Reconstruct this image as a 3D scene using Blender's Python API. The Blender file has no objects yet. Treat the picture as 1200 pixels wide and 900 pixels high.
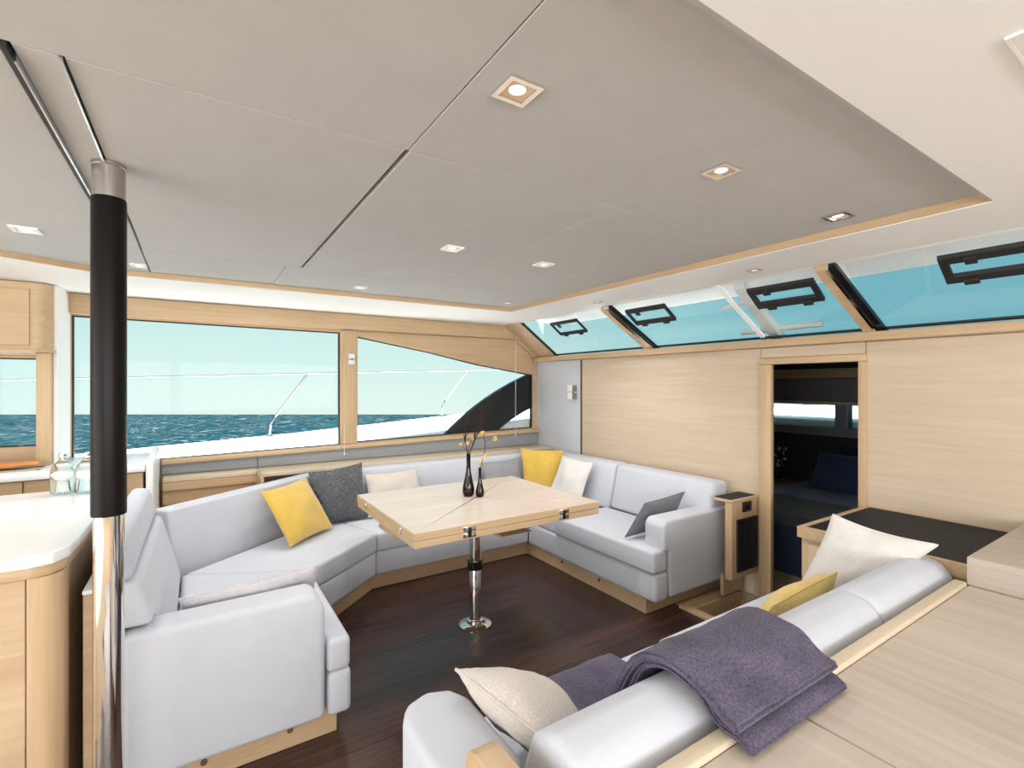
import bpy, bmesh, math, random
from mathutils import Vector, Matrix, noise
random.seed(7)
SC = bpy.context.scene
COL = SC.collection
R = math.radians

# ------------------------------------------------------------------ camera
cam_d = bpy.data.cameras.new('camera')
cam = bpy.data.objects.new('camera', cam_d)
COL.objects.link(cam)
cam.location = (0, 0, 1.4)
YAW = math.atan(369 / 570.0)
cam.rotation_euler = (R(90), 0, -YAW)
cam_d.sensor_width = 36
cam_d.lens = 570.0 / 1200 * 36
cam_d.clip_start = 0.02
cam_d.clip_end = 500
SC.camera = cam

# ------------------------------------------------------------------ view / exposure
SC.view_settings.view_transform = 'Standard'
SC.view_settings.look = 'None'
SC.view_settings.gamma = 1.0
SC.view_settings.use_curve_mapping = False
SC.view_settings.exposure = 0.64

# ------------------------------------------------------------------ world: pale aqua sky, paler towards the sun's side
W = bpy.data.worlds.new('sky')
SC.world = W
W.use_nodes = True
nt = W.node_tree
nt.nodes.clear()
def wn(t): return nt.nodes.new(t)
tc = wn('ShaderNodeTexCoord')
nrm = wn('ShaderNodeVectorMath'); nrm.operation = 'NORMALIZE'
nt.links.new(tc.outputs['Generated'], nrm.inputs[0])
dot = wn('ShaderNodeVectorMath'); dot.operation = 'DOT_PRODUCT'
saz = R(10)
dot.inputs[1].default_value = (math.sin(saz), math.cos(saz), 0.0)
nt.links.new(nrm.outputs[0], dot.inputs[0])
mr = wn('ShaderNodeMapRange'); mr.inputs[1].default_value = 0.97; mr.inputs[2].default_value = 0.40
mr.inputs[3].default_value = 0.0; mr.inputs[4].default_value = 1.0
nt.links.new(dot.outputs['Value'], mr.inputs[0])
sep = wn('ShaderNodeSeparateXYZ'); nt.links.new(nrm.outputs[0], sep.inputs[0])
el = wn('ShaderNodeMapRange'); el.inputs[1].default_value = -0.06; el.inputs[2].default_value = 0.5
nt.links.new(sep.outputs['Z'], el.inputs[0])
ad = wn('ShaderNodeMath'); ad.operation = 'MULTIPLY_ADD'; ad.use_clamp = True
ad.inputs[1].default_value = 1.0
nt.links.new(el.outputs[0], ad.inputs[0]); nt.links.new(mr.outputs[0], ad.inputs[2])
ramp = wn('ShaderNodeValToRGB')
cr = ramp.color_ramp
cr.elements[0].position = 0.0; cr.elements[0].color = (0.66, 0.79, 0.74, 1)
cr.elements[1].position = 1.0; cr.elements[1].color = (0.17, 0.42, 0.49, 1)
e = cr.elements.new(0.28); e.color = (0.53, 0.725, 0.705, 1)
e = cr.elements.new(0.6); e.color = (0.32, 0.58, 0.61, 1)
nt.links.new(ad.outputs[0], ramp.inputs[0])
bg = wn('ShaderNodeBackground'); bg.inputs[1].default_value = 0.80
nt.links.new(ramp.outputs[0], bg.inputs[0])
wo = wn('ShaderNodeOutputWorld'); nt.links.new(bg.outputs[0], wo.inputs[0])

# ------------------------------------------------------------------ fill lamps added at the unseen openings of the saloon
def area(name, loc, rot, sx, sy, power, col=(1, 1, 1)):
    d = bpy.data.lights.new(name, 'AREA'); d.shape = 'RECTANGLE'; d.size = sx; d.size_y = sy
    d.energy = power; d.color = col
    o = bpy.data.objects.new(name, d); COL.objects.link(o)
    o.location = loc; o.rotation_euler = rot
    return o
# added fill lamps standing in for daylight: doors to the cockpit (aft, X = -3.5) and the long window of the far side (Y = -3.2)
area('cockpit_side_fill_offscreen', (-3.53, 0.4, 0.985), (0, R(-90), 0), 1.9, 4.6, 78, (1.0, 0.985, 0.975))
area('far_side_fill_offscreen', (-0.05, -3.23, 1.35), (R(90), 0, 0), 5.6, 0.98, 115, (1.0, 0.985, 0.975))
# midday sun from astern: it whitens the decks and stays out of the side windows
sun_d = bpy.data.lights.new('sun_offscreen', 'SUN'); sun_d.energy = 15.0; sun_d.angle = R(1.5); sun_d.color = (1.0, 0.96, 0.91)
sun = bpy.data.objects.new('sun_offscreen', sun_d); COL.objects.link(sun); sun.rotation_euler = (R(4), R(-35), 0)

# ------------------------------------------------------------------ materials
MATS = {}
def new_mat(name):
    m = bpy.data.materials.new(name); m.use_nodes = True
    n = m.node_tree; b = n.nodes['Principled BSDF']
    MATS[name] = m
    return m, n, b
def ramp2(n, fac, c0, c1, p0=0.0, p1=1.0):
    r = n.nodes.new('ShaderNodeValToRGB')
    r.color_ramp.elements[0].position = p0; r.color_ramp.elements[0].color = (*c0, 1)
    r.color_ramp.elements[1].position = p1; r.color_ramp.elements[1].color = (*c1, 1)
    n.links.new(fac, r.inputs[0])
    return r
def noise_tex(n, scale, detail=3, rough=0.5, mapscale=(1, 1, 1), dist=0.0):
    t = n.nodes.new('ShaderNodeTexCoord'); mp = n.nodes.new('ShaderNodeMapping')
    mp.inputs['Scale'].default_value = mapscale
    n.links.new(t.outputs['Object'], mp.inputs['Vector'])
    x = n.nodes.new('ShaderNodeTexNoise'); x.inputs['Scale'].default_value = scale
    x.inputs['Detail'].default_value = detail; x.inputs['Roughness'].default_value = rough
    x.inputs['Distortion'].default_value = dist
    n.links.new(mp.outputs[0], x.inputs['Vector'])
    return x
def bump(n, b, fac, strength, dist=0.01):
    bp = n.nodes.new('ShaderNodeBump'); bp.inputs['Strength'].default_value = strength
    bp.inputs['Distance'].default_value = dist
    n.links.new(fac, bp.inputs['Height']); n.links.new(bp.outputs[0], b.inputs['Normal'])
def plain(name, col, rough=0.5, metal=0.0, spec=0.5, bump_s=0.0, bump_scale=200, var=0.0):
    m, n, b = new_mat(name)
    b.inputs['Base Color'].default_value = (*col, 1)
    b.inputs['Roughness'].default_value = rough; b.inputs['Metallic'].default_value = metal
    b.inputs['Specular IOR Level'].default_value = spec
    x = noise_tex(n, bump_scale, 3)
    if var:
        y = noise_tex(n, 6, 4)
        r = ramp2(n, y.outputs['Fac'], [c * (1 - var) for c in col], [min(1, c * (1 + var)) for c in col], 0.3, 0.7)
        n.links.new(r.outputs[0], b.inputs['Base Color'])
    if bump_s: bump(n, b, x.outputs['Fac'], bump_s, 0.002)
    return m
def wood(name, c0, c1, axis='x', rough=0.45, fine=60, spec=0.4, per_object=0.0, coarse=7):
    m, n, b = new_mat(name)
    k = {'x': (0.035, 1, 1), 'y': (1, 0.035, 1), 'z': (1, 1, 0.035)}[axis]
    a = noise_tex(n, fine, 4, 0.6, k, 0.3)
    c = noise_tex(n, coarse, 3, 0.5, tuple(v if v == 1 else 0.12 for v in k), 0.8)
    mx = n.nodes.new('ShaderNodeMath'); mx.operation = 'MULTIPLY_ADD'
    mx.inputs[1].default_value = 0.55
    n.links.new(a.outputs['Fac'], mx.inputs[0])
    m2 = n.nodes.new('ShaderNodeMath'); m2.operation = 'MULTIPLY'; m2.inputs[1].default_value = 0.45
    n.links.new(c.outputs['Fac'], m2.inputs[0]); n.links.new(m2.outputs[0], mx.inputs[2])
    r = ramp2(n, mx.outputs[0], c0, c1, 0.32, 0.66)
    out = r.outputs[0]
    if per_object:
        oi = n.nodes.new('ShaderNodeObjectInfo')
        mrp = n.nodes.new('ShaderNodeMapRange'); mrp.inputs[3].default_value = 1 - per_object; mrp.inputs[4].default_value = 1 + per_object
        n.links.new(oi.outputs['Random'], mrp.inputs[0])
        hs = n.nodes.new('ShaderNodeHueSaturation'); n.links.new(mrp.outputs[0], hs.inputs['Value'])
        n.links.new(out, hs.inputs['Color']); out = hs.outputs[0]
    n.links.new(out, b.inputs['Base Color'])
    b.inputs['Roughness'].default_value = rough; b.inputs['Specular IOR Level'].default_value = spec
    bump(n, b, a.outputs['Fac'], 0.06, 0.001)
    return m
def fabric(name, col, col2=None, scale=350, strength=0.25, rough=0.85, sheen=0.3, blotch=0.06, weave=False):
    m, n, b = new_mat(name)
    col2 = col2 or tuple(c * 0.8 for c in col)
    x = noise_tex(n, scale, 2, 0.6)
    src = x.outputs['Fac']
    if weave:
        t = n.nodes.new('ShaderNodeTexCoord')
        v = n.nodes.new('ShaderNodeTexVoronoi'); v.inputs['Scale'].default_value = scale * 0.45
        n.links.new(t.outputs['Object'], v.inputs['Vector'])
        src = v.outputs['Distance']
    r = ramp2(n, src, col2, col, 0.25, 0.65)
    y = noise_tex(n, 9, 3)
    hs = n.nodes.new('ShaderNodeHueSaturation')
    mrp = n.nodes.new('ShaderNodeMapRange'); mrp.inputs[1].default_value = 0.3; mrp.inputs[2].default_value = 0.7
    mrp.inputs[3].default_value = 1 - blotch; mrp.inputs[4].default_value = 1 + blotch
    n.links.new(y.outputs['Fac'], mrp.inputs[0]); n.links.new(mrp.outputs[0], hs.inputs['Value'])
    n.links.new(r.outputs[0], hs.inputs['Color']); n.links.new(hs.outputs[0], b.inputs['Base Color'])
    b.inputs['Roughness'].default_value = rough; b.inputs['Specular IOR Level'].default_value = 0.2
    b.inputs['Sheen Weight'].default_value = sheen
    bump(n, b, src, strength, 0.003)
    return m
OAKC0, OAKC1 = (0.50, 0.34, 0.195), (0.62, 0.45, 0.28)
wood('oak_x', OAKC0, OAKC1, 'x'); wood('oak_y', OAKC0, OAKC1, 'y'); wood('oak_z', OAKC0, OAKC1, 'z')
wood('veneer_y', (0.56, 0.44, 0.315), (0.66, 0.54, 0.41), 'y', 0.5, fine=45)
wood('desk_y', (0.47, 0.39, 0.325), (0.60, 0.515, 0.445), 'y', 0.45, fine=40)
wood('pale_oak_x', (0.56, 0.46, 0.33), (0.68, 0.58, 0.44), 'x', 0.5)
wood('walnut_x', (0.028, 0.013, 0.011), (0.082, 0.042, 0.035), 'x', 0.27, fine=50, spec=0.42, per_object=0.18)
wood('island_x', (0.46, 0.32, 0.20), (0.60, 0.45, 0.30), 'x', 0.45, fine=40)
wood('table_top_x', (0.54, 0.44, 0.36), (0.62, 0.525, 0.445), 'x', 0.22, fine=45, spec=0.4)
wood('dark_brown_x', (0.10, 0.055, 0.025), (0.19, 0.11, 0.055), 'x', 0.5)
fabric('upholstery', (0.565, 0.585, 0.645), (0.525, 0.545, 0.605), 500, 0.10, 0.75, 0.1, 0.02)
fabric('wall_fabric', (0.62, 0.63, 0.67), (0.58, 0.59, 0.63), 500, 0.1, 0.8, 0.1, 0.02)
fabric('grey_panel', (0.30, 0.31, 0.325), (0.27, 0.28, 0.295), 500, 0.1, 0.7, 0.1, 0.02)
fabric('ceiling_grey', (0.515, 0.515, 0.51), (0.49, 0.49, 0.485), 300, 0.08, 0.9, 0.0, 0.025)
plain('white_paint', (0.87, 0.88, 0.88), 0.5)
plain('white_gloss', (0.86, 0.86, 0.86), 0.18)
plain('gelcoat', (0.90, 0.90, 0.90), 0.35)
fabric('yellow', (0.66, 0.44, 0.085), (0.53, 0.345, 0.055), 260, 0.3, 0.85, 0.5, 0.1)
fabric('pale_yellow', (0.72, 0.53, 0.19), (0.60, 0.42, 0.12), 520, 0.5, 0.9, 0.3, 0.08, True)
fabric('charcoal', (0.115, 0.12, 0.135), (0.07, 0.075, 0.085), 200, 0.5, 0.9, 0.2, 0.15)
fabric('charcoal_quilt', (0.13, 0.135, 0.15), (0.06, 0.065, 0.075), 200, 0.4, 0.9, 0.2, 0.1)
def add_quilt(name, scale):
    n = MATS[name].node_tree; b = n.nodes['Principled BSDF']
    t = n.nodes.new('ShaderNodeTexCoord'); mp = n.nodes.new('ShaderNodeMapping'); mp.inputs['Scale'].default_value = (1.5, 1.5, 0.7)
    mp.inputs['Rotation'].default_value = (0.3, 0.2, 0.4)
    n.links.new(t.outputs['Object'], mp.inputs['Vector'])
    v = n.nodes.new('ShaderNodeTexVoronoi'); v.feature = 'DISTANCE_TO_EDGE'; v.inputs['Scale'].default_value = scale
    n.links.new(mp.outputs[0], v.inputs['Vector'])
    mr_ = n.nodes.new('ShaderNodeMapRange'); mr_.inputs[2].default_value = 0.25
    n.links.new(v.outputs['Distance'], mr_.inputs[0])
    bump(n, b, mr_.outputs[0], 0.9, 0.012)
add_quilt('charcoal_quilt', 17)
fabric('slate', (0.15, 0.155, 0.172), (0.11, 0.115, 0.13), 300, 0.2, 0.8, 0.3, 0.1)
fabric('mid_grey', (0.29, 0.30, 0.315), (0.23, 0.24, 0.255), 300, 0.3, 0.9, 0.2, 0.08)
fabric('beige', (0.66, 0.60, 0.54), (0.54, 0.48, 0.43), 300, 0.3, 0.9, 0.2, 0.06)
fabric('oatmeal', (0.74, 0.69, 0.65), (0.60, 0.54, 0.50), 620, 0.8, 0.95, 0.2, 0.05, True)
fabric('cream', (0.74, 0.71, 0.68), (0.66, 0.63, 0.60), 620, 0.5, 0.95, 0.2, 0.05, True)
fabric('lavender', (0.64, 0.62, 0.65), (0.45, 0.43, 0.47), 300, 0.4, 0.9, 0.2, 0.1)
fabric('throw', (0.125, 0.108, 0.165), (0.045, 0.038, 0.065), 170, 0.9, 1.0, 0.12, 0.25)
fabric('navy', (0.055, 0.085, 0.20), (0.04, 0.065, 0.16), 200, 0.3, 0.8, 0.3, 0.1)
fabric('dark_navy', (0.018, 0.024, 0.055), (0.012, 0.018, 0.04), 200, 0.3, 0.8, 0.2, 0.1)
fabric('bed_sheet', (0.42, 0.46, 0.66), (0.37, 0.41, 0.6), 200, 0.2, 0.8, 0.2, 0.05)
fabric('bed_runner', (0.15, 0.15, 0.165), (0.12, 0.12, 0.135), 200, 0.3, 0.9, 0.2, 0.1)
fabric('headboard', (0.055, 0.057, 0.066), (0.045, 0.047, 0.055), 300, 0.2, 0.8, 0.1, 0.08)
fabric('blind', (0.27, 0.255, 0.25), (0.24, 0.225, 0.22), 300, 0.2, 0.9, 0.0, 0.03)
plain('black_gloss', (0.008, 0.008, 0.010), 0.12)
plain('black_sleeve', (0.008, 0.0065, 0.006), 0.36, spec=0.16)
plain('black_matte', (0.012, 0.012, 0.014), 0.55)
plain('black_leather', (0.014, 0.015, 0.021), 0.6, spec=0.25, bump_s=0.2, bump_scale=400)
plain('chrome', (0.80, 0.79, 0.78), 0.06, 1.0)
plain('brushed_steel', (0.50, 0.47, 0.44), 0.32, 1.0)
plain('stainless', (0.75, 0.76, 0.78), 0.2, 1.0)
plain('white_plastic', (0.85, 0.85, 0.84), 0.35)
plain('plywood', (0.42, 0.31, 0.20), 0.8)
plain('orange_food', (0.55, 0.22, 0.06), 0.55, var=0.2)
plain('twig', (0.03, 0.014, 0.012), 0.7, spec=0.2)
plain('dark_leaf', (0.028, 0.007, 0.011), 0.6, spec=0.2)
plain('yellow_petal', (0.75, 0.45, 0.05), 0.6)
plain('green_leaf', (0.10, 0.13, 0.08), 0.6)
plain('white_petal', (0.75, 0.76, 0.72), 0.6)
plain('lamp_reflector', (0.72, 0.58, 0.42), 0.25, 0.6)
plain('cord', (0.8, 0.78, 0.72), 0.6)
def glass_mat(name, tint, mixf, ior=1.45):
    m = bpy.data.materials.new(name); m.use_nodes = True; n = m.node_tree; n.nodes.clear()
    tr = n.nodes.new('ShaderNodeBsdfTransparent'); tr.inputs[0].default_value = (*tint, 1)
    gl = n.nodes.new('ShaderNodeBsdfGlossy'); gl.inputs['Roughness'].default_value = 0.01
    fr = n.nodes.new('ShaderNodeFresnel'); fr.inputs[0].default_value = ior
    ml = n.nodes.new('ShaderNodeMath'); ml.operation = 'MULTIPLY'; ml.inputs[1].default_value = mixf
    n.links.new(fr.outputs[0], ml.inputs[0])
    mx = n.nodes.new('ShaderNodeMixShader'); n.links.new(ml.outputs[0], mx.inputs[0])
    n.links.new(tr.outputs[0], mx.inputs[1]); n.links.new(gl.outputs[0], mx.inputs[2])
    o = n.nodes.new('ShaderNodeOutputMaterial'); n.links.new(mx.outputs[0], o.inputs[0])
    MATS[name] = m
glass_mat('window_glass', (0.97, 0.985, 0.98), 0.10)
def real_glass(name, col, rough=0.0, ior=1.45):
    m, n, b = new_mat(name)
    b.inputs['Base Color'].default_value = (*col, 1); b.inputs['Transmission Weight'].default_value = 1
    b.inputs['Roughness'].default_value = rough; b.inputs['IOR'].default_value = ior
real_glass('bottle_glass', (0.96, 0.98, 0.97), 0.0, 1.3)
real_glass('amber_glass', (0.055, 0.010, 0.009), 0.02)
m, n, b = new_mat('lamp_glow')
b.inputs['Base Color'].default_value = (0.9, 0.88, 0.85, 1)
b.inputs['Emission Color'].default_value = (1.0, 0.95, 0.88, 1); b.inputs['Emission Strength'].default_value = 0.45
# sea water: wave shade and glints painted into the colour, with white foam
m, n, b = new_mat('sea_water')
a = noise_tex(n, 1.5, 7, 0.7, (0.7, 1.6, 1), 0.8)
c = noise_tex(n, 3.0, 6, 0.72, (0.5, 1.3, 1), 1.0)
r1 = ramp2(n, a.outputs['Fac'], (0.0002, 0.0050, 0.0125), (0.0020, 0.060, 0.082), 0.38, 0.68)
r2 = ramp2(n, c.outputs['Fac'], (0, 0, 0), (1, 1, 1), 0.565, 0.64)
mxn = n.nodes.new('ShaderNodeMixRGB'); n.links.new(r2.outputs[0], mxn.inputs[0])
n.links.new(r1.outputs[0], mxn.inputs[1]); mxn.inputs[2].default_value = (0.30, 0.31, 0.28, 1)
n.links.new(mxn.outputs[0], b.inputs['Base Color'])
b.inputs['Roughness'].default_value = 0.6; b.inputs['Specular IOR Level'].default_value = 0.05
bump(n, b, c.outputs['Fac'], 0.5, 0.3)

# ------------------------------------------------------------------ mesh helpers (all take world coordinates)
ROOT = {}
def tag(o, label=None, cat=None, group=None, kind=None):
    if label: o['label'] = label
    if cat: o['category'] = cat
    if group: o['group'] = group
    if kind: o['kind'] = kind
    return o
def thing(name, loc, label, cat, group=None):
    o = bpy.data.objects.new(name, None); COL.objects.link(o); o.location = loc
    o.empty_display_size = 0.1
    ROOT[o.name] = Vector(loc)
    return tag(o, label, cat, group)
def struct(name, loc=(0, 0, 0)):
    o = bpy.data.objects.new(name, None); COL.objects.link(o); o.location = loc
    ROOT[o.name] = Vector(loc); o['kind'] = 'structure'
    return o
def smooth(me, ang=40):
    me.polygons.foreach_set('use_smooth', [True] * len(me.polygons))
    me.set_sharp_from_angle(angle=R(ang))
def obj(name, bm, mat, parent=None, ang=40, label=None):
    """one mesh object; bm is in world coordinates"""
    bmesh.ops.recalc_face_normals(bm, faces=bm.faces)
    if parent is not None:
        base = ROOT[parent.name]
    else:
        xs = [v.co for v in bm.verts]
        lo = Vector((min(v.x for v in xs), min(v.y for v in xs), min(v.z for v in xs)))
        hi = Vector((max(v.x for v in xs), max(v.y for v in xs), max(v.z for v in xs)))
        base = Vector(((lo.x + hi.x) / 2, (lo.y + hi.y) / 2, lo.z))
    bmesh.ops.translate(bm, verts=bm.verts, vec=-base)
    me = bpy.data.meshes.new(name); bm.to_mesh(me); bm.free()
    if ang: smooth(me, ang)
    me.materials.append(MATS[mat])
    o = bpy.data.objects.new(name, me); COL.objects.link(o)
    if parent is not None: o.parent = parent
    else: o.location = base
    ROOT[o.name] = base
    if label: o['label'] = label
    return o
def sobj(name, bm, mat, ang=40):
    o = obj(name, bm, mat, None, ang); o['kind'] = 'structure'; return o
def loft(pb, z0, pt, z1, bev=0.0, seg=3):
    bm = bmesh.new()
    b_ = [bm.verts.new((p[0], p[1], z0)) for p in pb]
    t_ = [bm.verts.new((p[0], p[1], z1)) for p in pt]
    n = len(pb)
    bm.faces.new(list(reversed(b_))); bm.faces.new(t_)
    for i in range(n): bm.faces.new((b_[i], b_[(i + 1) % n], t_[(i + 1) % n], t_[i]))
    bmesh.ops.recalc_face_normals(bm, faces=bm.faces)
    if bev:
        bmesh.ops.bevel(bm, geom=list(bm.edges), offset=bev, offset_type='OFFSET', segments=seg, profile=0.5, affect='EDGES', clamp_overlap=True)
    return bm
def prism(p, z0, z1, bev=0.0, seg=3): return loft(p, z0, p, z1, bev, seg)
def box(x0, x1, y0, y1, z0, z1, bev=0.0, seg=2):
    return prism([(x0, y0), (x1, y0), (x1, y1), (x0, y1)], z0, z1, bev, seg)
def remap(bm, plane):
    """prism built in (a, b, depth): move it to world axes"""
    for v in bm.verts:
        a, b_, d = v.co
        if plane == 'xz': v.co = (a, d, b_)
        elif plane == 'yz': v.co = (d, a, b_)
    return bm
def prism_p(p, d0, d1, plane, bev=0.0, seg=3): return remap(prism(p, d0, d1, bev, seg), plane)
def holed(outer, holes, d0, d1, plane='xy'):
    bm = bmesh.new(); loops = []
    for lp in [outer] + holes:
        vs = [bm.verts.new((p[0], p[1], d0)) for p in lp]
        loops.append(vs)
        for i in range(len(vs)): bm.edges.new((vs[i], vs[(i + 1) % len(vs)]))
    bmesh.ops.triangle_fill(bm, use_beauty=True, use_dissolve=False, edges=list(bm.edges))
    top = {v: bm.verts.new((v.co.x, v.co.y, d1)) for lp in loops for v in lp}
    for f in list(bm.faces): bm.faces.new([top[v] for v in reversed(f.verts)])
    for lp in loops:
        for i in range(len(lp)):
            a, c = lp[i], lp[(i + 1) % len(lp)]
            bm.faces.new((a, c, top[c], top[a]))
    return remap(bm, plane)
def join(*bms):
    out = bmesh.new()
    for b_ in bms:
        me = bpy.data.meshes.new('tmp'); b_.to_mesh(me); out.from_mesh(me); b_.free(); bpy.data.meshes.remove(me)
    return out
def tube(pts, r, n=8, cap=True, taper=None):
    bm = bmesh.new(); rings = []
    pts = [Vector(p) for p in pts]
    for i, p in enumerate(pts):
        if i == 0: t = pts[1] - p
        elif i == len(pts) - 1: t = p - pts[-2]
        else: t = (pts[i + 1] - p).normalized() + (p - pts[i - 1]).normalized()
        t.normalize()
        ref = Vector((0, 0, 1)) if abs(t.z) < 0.9 else Vector((1, 0, 0))
        u = t.cross(ref).normalized(); w = t.cross(u)
        rr = r if taper is None else r * (1 + (taper - 1) * i / (len(pts) - 1))
        rings.append([bm.verts.new(p + (u * math.cos(2 * math.pi * k / n) + w * math.sin(2 * math.pi * k / n)) * rr) for k in range(n)])
    for a, c in zip(rings, rings[1:]):
        for k in range(n): bm.faces.new((a[k], a[(k + 1) % n], c[(k + 1) % n], c[k]))
    if cap: bm.faces.new(list(reversed(rings[0]))); bm.faces.new(rings[-1])
    return bm
def lathe(cx, cy, prof, n=32):
    """prof: list of (radius, z)"""
    bm = bmesh.new(); rings = []
    for r, z in prof:
        if r < 1e-5: rings.append([bm.verts.new((cx, cy, z))])
        else: rings.append([bm.verts.new((cx + r * math.cos(2 * math.pi * k / n), cy + r * math.sin(2 * math.pi * k / n), z)) for k in range(n)])
    for a, c in zip(rings, rings[1:]):
        for k in range(n):
            q = []
            for v in (a[k % len(a)], a[(k + 1) % len(a)], c[(k + 1) % len(c)], c[k % len(c)]):
                if v not in q: q.append(v)
            if len(q) > 2: bm.faces.new(q)
    return bm
def shear(bm, fn):
    for v in bm.verts: v.co = fn(v.co)
    return bm

# ================================================================== SETTING
# ---------------- floor: dark walnut boards over a subfloor, with the step well by the cabin door
WX0, WX1, WY0, WY1 = 2.57, 3.10, 1.20, 1.93      # the step well
fl = struct('floor', (0, 0, -0.06))
obj('subfloor', holed([(-3.5, -3.2), (3.1, -3.2), (3.1, 4.3), (-3.5, 4.3)],
                      [[(WX0, WY0), (WX1 - 0.002, WY0), (WX1 - 0.002, WY1), (WX0, WY1)]], -0.06, -0.006), 'plywood', fl, 0)
bw = 0.232
row = 0; y = -0.9
board_mesh_count = 0
while y < 3.4:
    y1 = y + bw - 0.0016
    x = -0.5 - random.random() * 0.8
    while x < 3.08:
        L = 1.15 + random.random() * 0.9
        x1 = min(x + L - 0.0016, 3.095)
        segs = [(x, x1)]
        yy1 = y1
        if y1 > WY0 and y < WY1:      # boards stop at the well
            if x1 > WX0 - 0.002: segs = [(x, WX0 - 0.002)] if x < WX0 - 0.05 else []
        for a_, b_ in segs:
            obj('floor_board', box(a_, b_, y, yy1, -0.006, 0.0, 0.0008, 1), 'walnut_x', fl, 30)
        x += L
    y += bw
# the step well with an oak nosing
obj('step_nosing', prism([(2.53, 1.99), (2.53, 1.25), (2.575, 1.25), (2.575, 1.945), (3.095, 1.945), (3.095, 1.99)], -0.03, 0.022, 0.004), 'oak_x', fl)
obj('step_riser', box(2.56, 3.095, 1.925, 1.944, -0.34, -0.001), 'oak_x', fl)
obj('step_riser', box(2.56, 2.574, 1.2, 1.925, -0.34, -0.001), 'oak_y', fl)
obj('step_tread', box(2.575, 3.095, 1.2, 1.925, -0.19, -0.165), 'walnut_x', fl)

# ---------------- bulkhead (X = 3.1) with the cabin doorway
wf = struct('wall_front', (3.12, 2, 0))
DY0, DY1, DZ = 1.225, 1.715, 1.525
obj('bulkhead_core', holed([(-3.2, -0.4), (DY0, -0.4), (DY0, DZ), (DY1, DZ), (DY1, -0.4), (4.3, -0.4), (4.3, 1.63), (-3.2, 1.63)], [], 3.112, 3.122, 'yz'), 'oak_y', wf, 0)
obj('wood_panel', prism_p([(1.79, 0.0), (3.552, 0.0), (3.552, 1.632), (1.79, 1.632)], 3.1, 3.112, 'yz', 0.002, 1), 'veneer_y', wf)
obj('wood_panel', prism_p([(1.195, 1.568), (1.787, 1.568), (1.787, 1.632), (1.195, 1.632)], 3.1, 3.112, 'yz', 0.002, 1), 'veneer_y', wf)
obj('wood_panel', prism_p([(-3.2, 0.0), (1.192, 0.0), (1.192, 1.632), (-3.2, 1.632)], 3.1, 3.112, 'yz', 0.002, 1), 'veneer_y', wf)
obj('joint_strip', prism_p([(3.555, 0.0), (3.572, 0.0), (3.572, 1.632), (3.555, 1.632)], 3.096, 3.112, 'yz'), 'dark_brown_x', wf)
obj('fabric_panel', prism_p([(3.575, 0.0), (4.298, 0.0), (4.298, 1.632), (3.575, 1.632)], 3.098, 3.112, 'yz', 0.003, 2), 'wall_fabric', wf)
tr = sobj('trim_1', box(3.03, 3.17, -3.2, 4.26, 1.633, 1.682, 0.008, 3), 'oak_y')       # shelf along the bulkhead top
d1 = struct('door_1', (3.12, 1.47, 0))
obj('door_jamb', box(3.082, 3.123, DY1, 1.792, -0.3, DZ, 0.004), 'oak_z', d1)
obj('door_jamb', box(3.082, 3.123, 1.187, DY0, -0.3, DZ, 0.004), 'oak_z', d1)
obj('door_head', box(3.078, 3.124, 1.183, 1.796, DZ, 1.566, 0.004), 'oak_y', d1)

# ---------------- window wall (Y = 4.3)
wl = struct('wall_left', (1, 4.32, 0))
win1 = [(-0.70, 0.845), (1.028, 0.878), (1.028, 1.842), (-0.70, 1.858)]
win2 = [(1.172, 0.89), (3.05, 0.925), (3.05, 1.498), (2.376, 1.598), (1.822, 1.707), (1.172, 1.815)]
win3 = [(-1.75, 1.0), (-0.79, 1.0), (-0.79, 1.565), (-1.75, 1.565)]
obj('wall_core', holed([(-3.5, -0.3), (3.16, -0.3), (3.16, 1.68), (2.66, 2.0), (-3.5, 2.0)], [win1, win2, win3], 4.30, 4.36, 'xz'), 'oak_x', wl, 0)
obj('upper_panel', prism_p([(1.172, 1.82), (1.822, 1.712), (2.376, 1.603), (3.045, 1.503), (3.045, 1.70), (2.78, 1.868), (1.172, 1.856)], 4.288, 4.299, 'xz', 0.002, 1), 'oak_x', wl)
obj('mullion', prism_p([(1.032, 0.885), (1.168, 0.888), (1.168, 1.862), (1.032, 1.86)], 4.270, 4.299, 'xz', 0.004, 2), 'oak_z', wl)
obj('window_sill', prism_p([(-0.21, 0.826), (3.095, 0.885), (3.095, 0.92), (-0.21, 0.862)], 4.235, 4.299, 'xz', 0.006, 2), 'oak_x', wl)
for a_, b_ in ((-0.21, 0.395), (0.399, 3.09)):
    obj('fabric_panel', prism_p([(a_, 0.752), (b_, 0.752), (b_, 0.885 if b_ > 1 else 0.838), (a_, 0.828 if a_ < 0 else 0.836)], 4.262, 4.299, 'xz', 0.003, 2), 'grey_panel', wl)
t2 = sobj('trim_2', prism_p([(-0.735, 1.866), (2.80, 1.868), (2.585, 1.998), (-0.735, 1.996)], 4.245, 4.2995, 'xz', 0.004, 2), 'oak_x')
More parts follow.
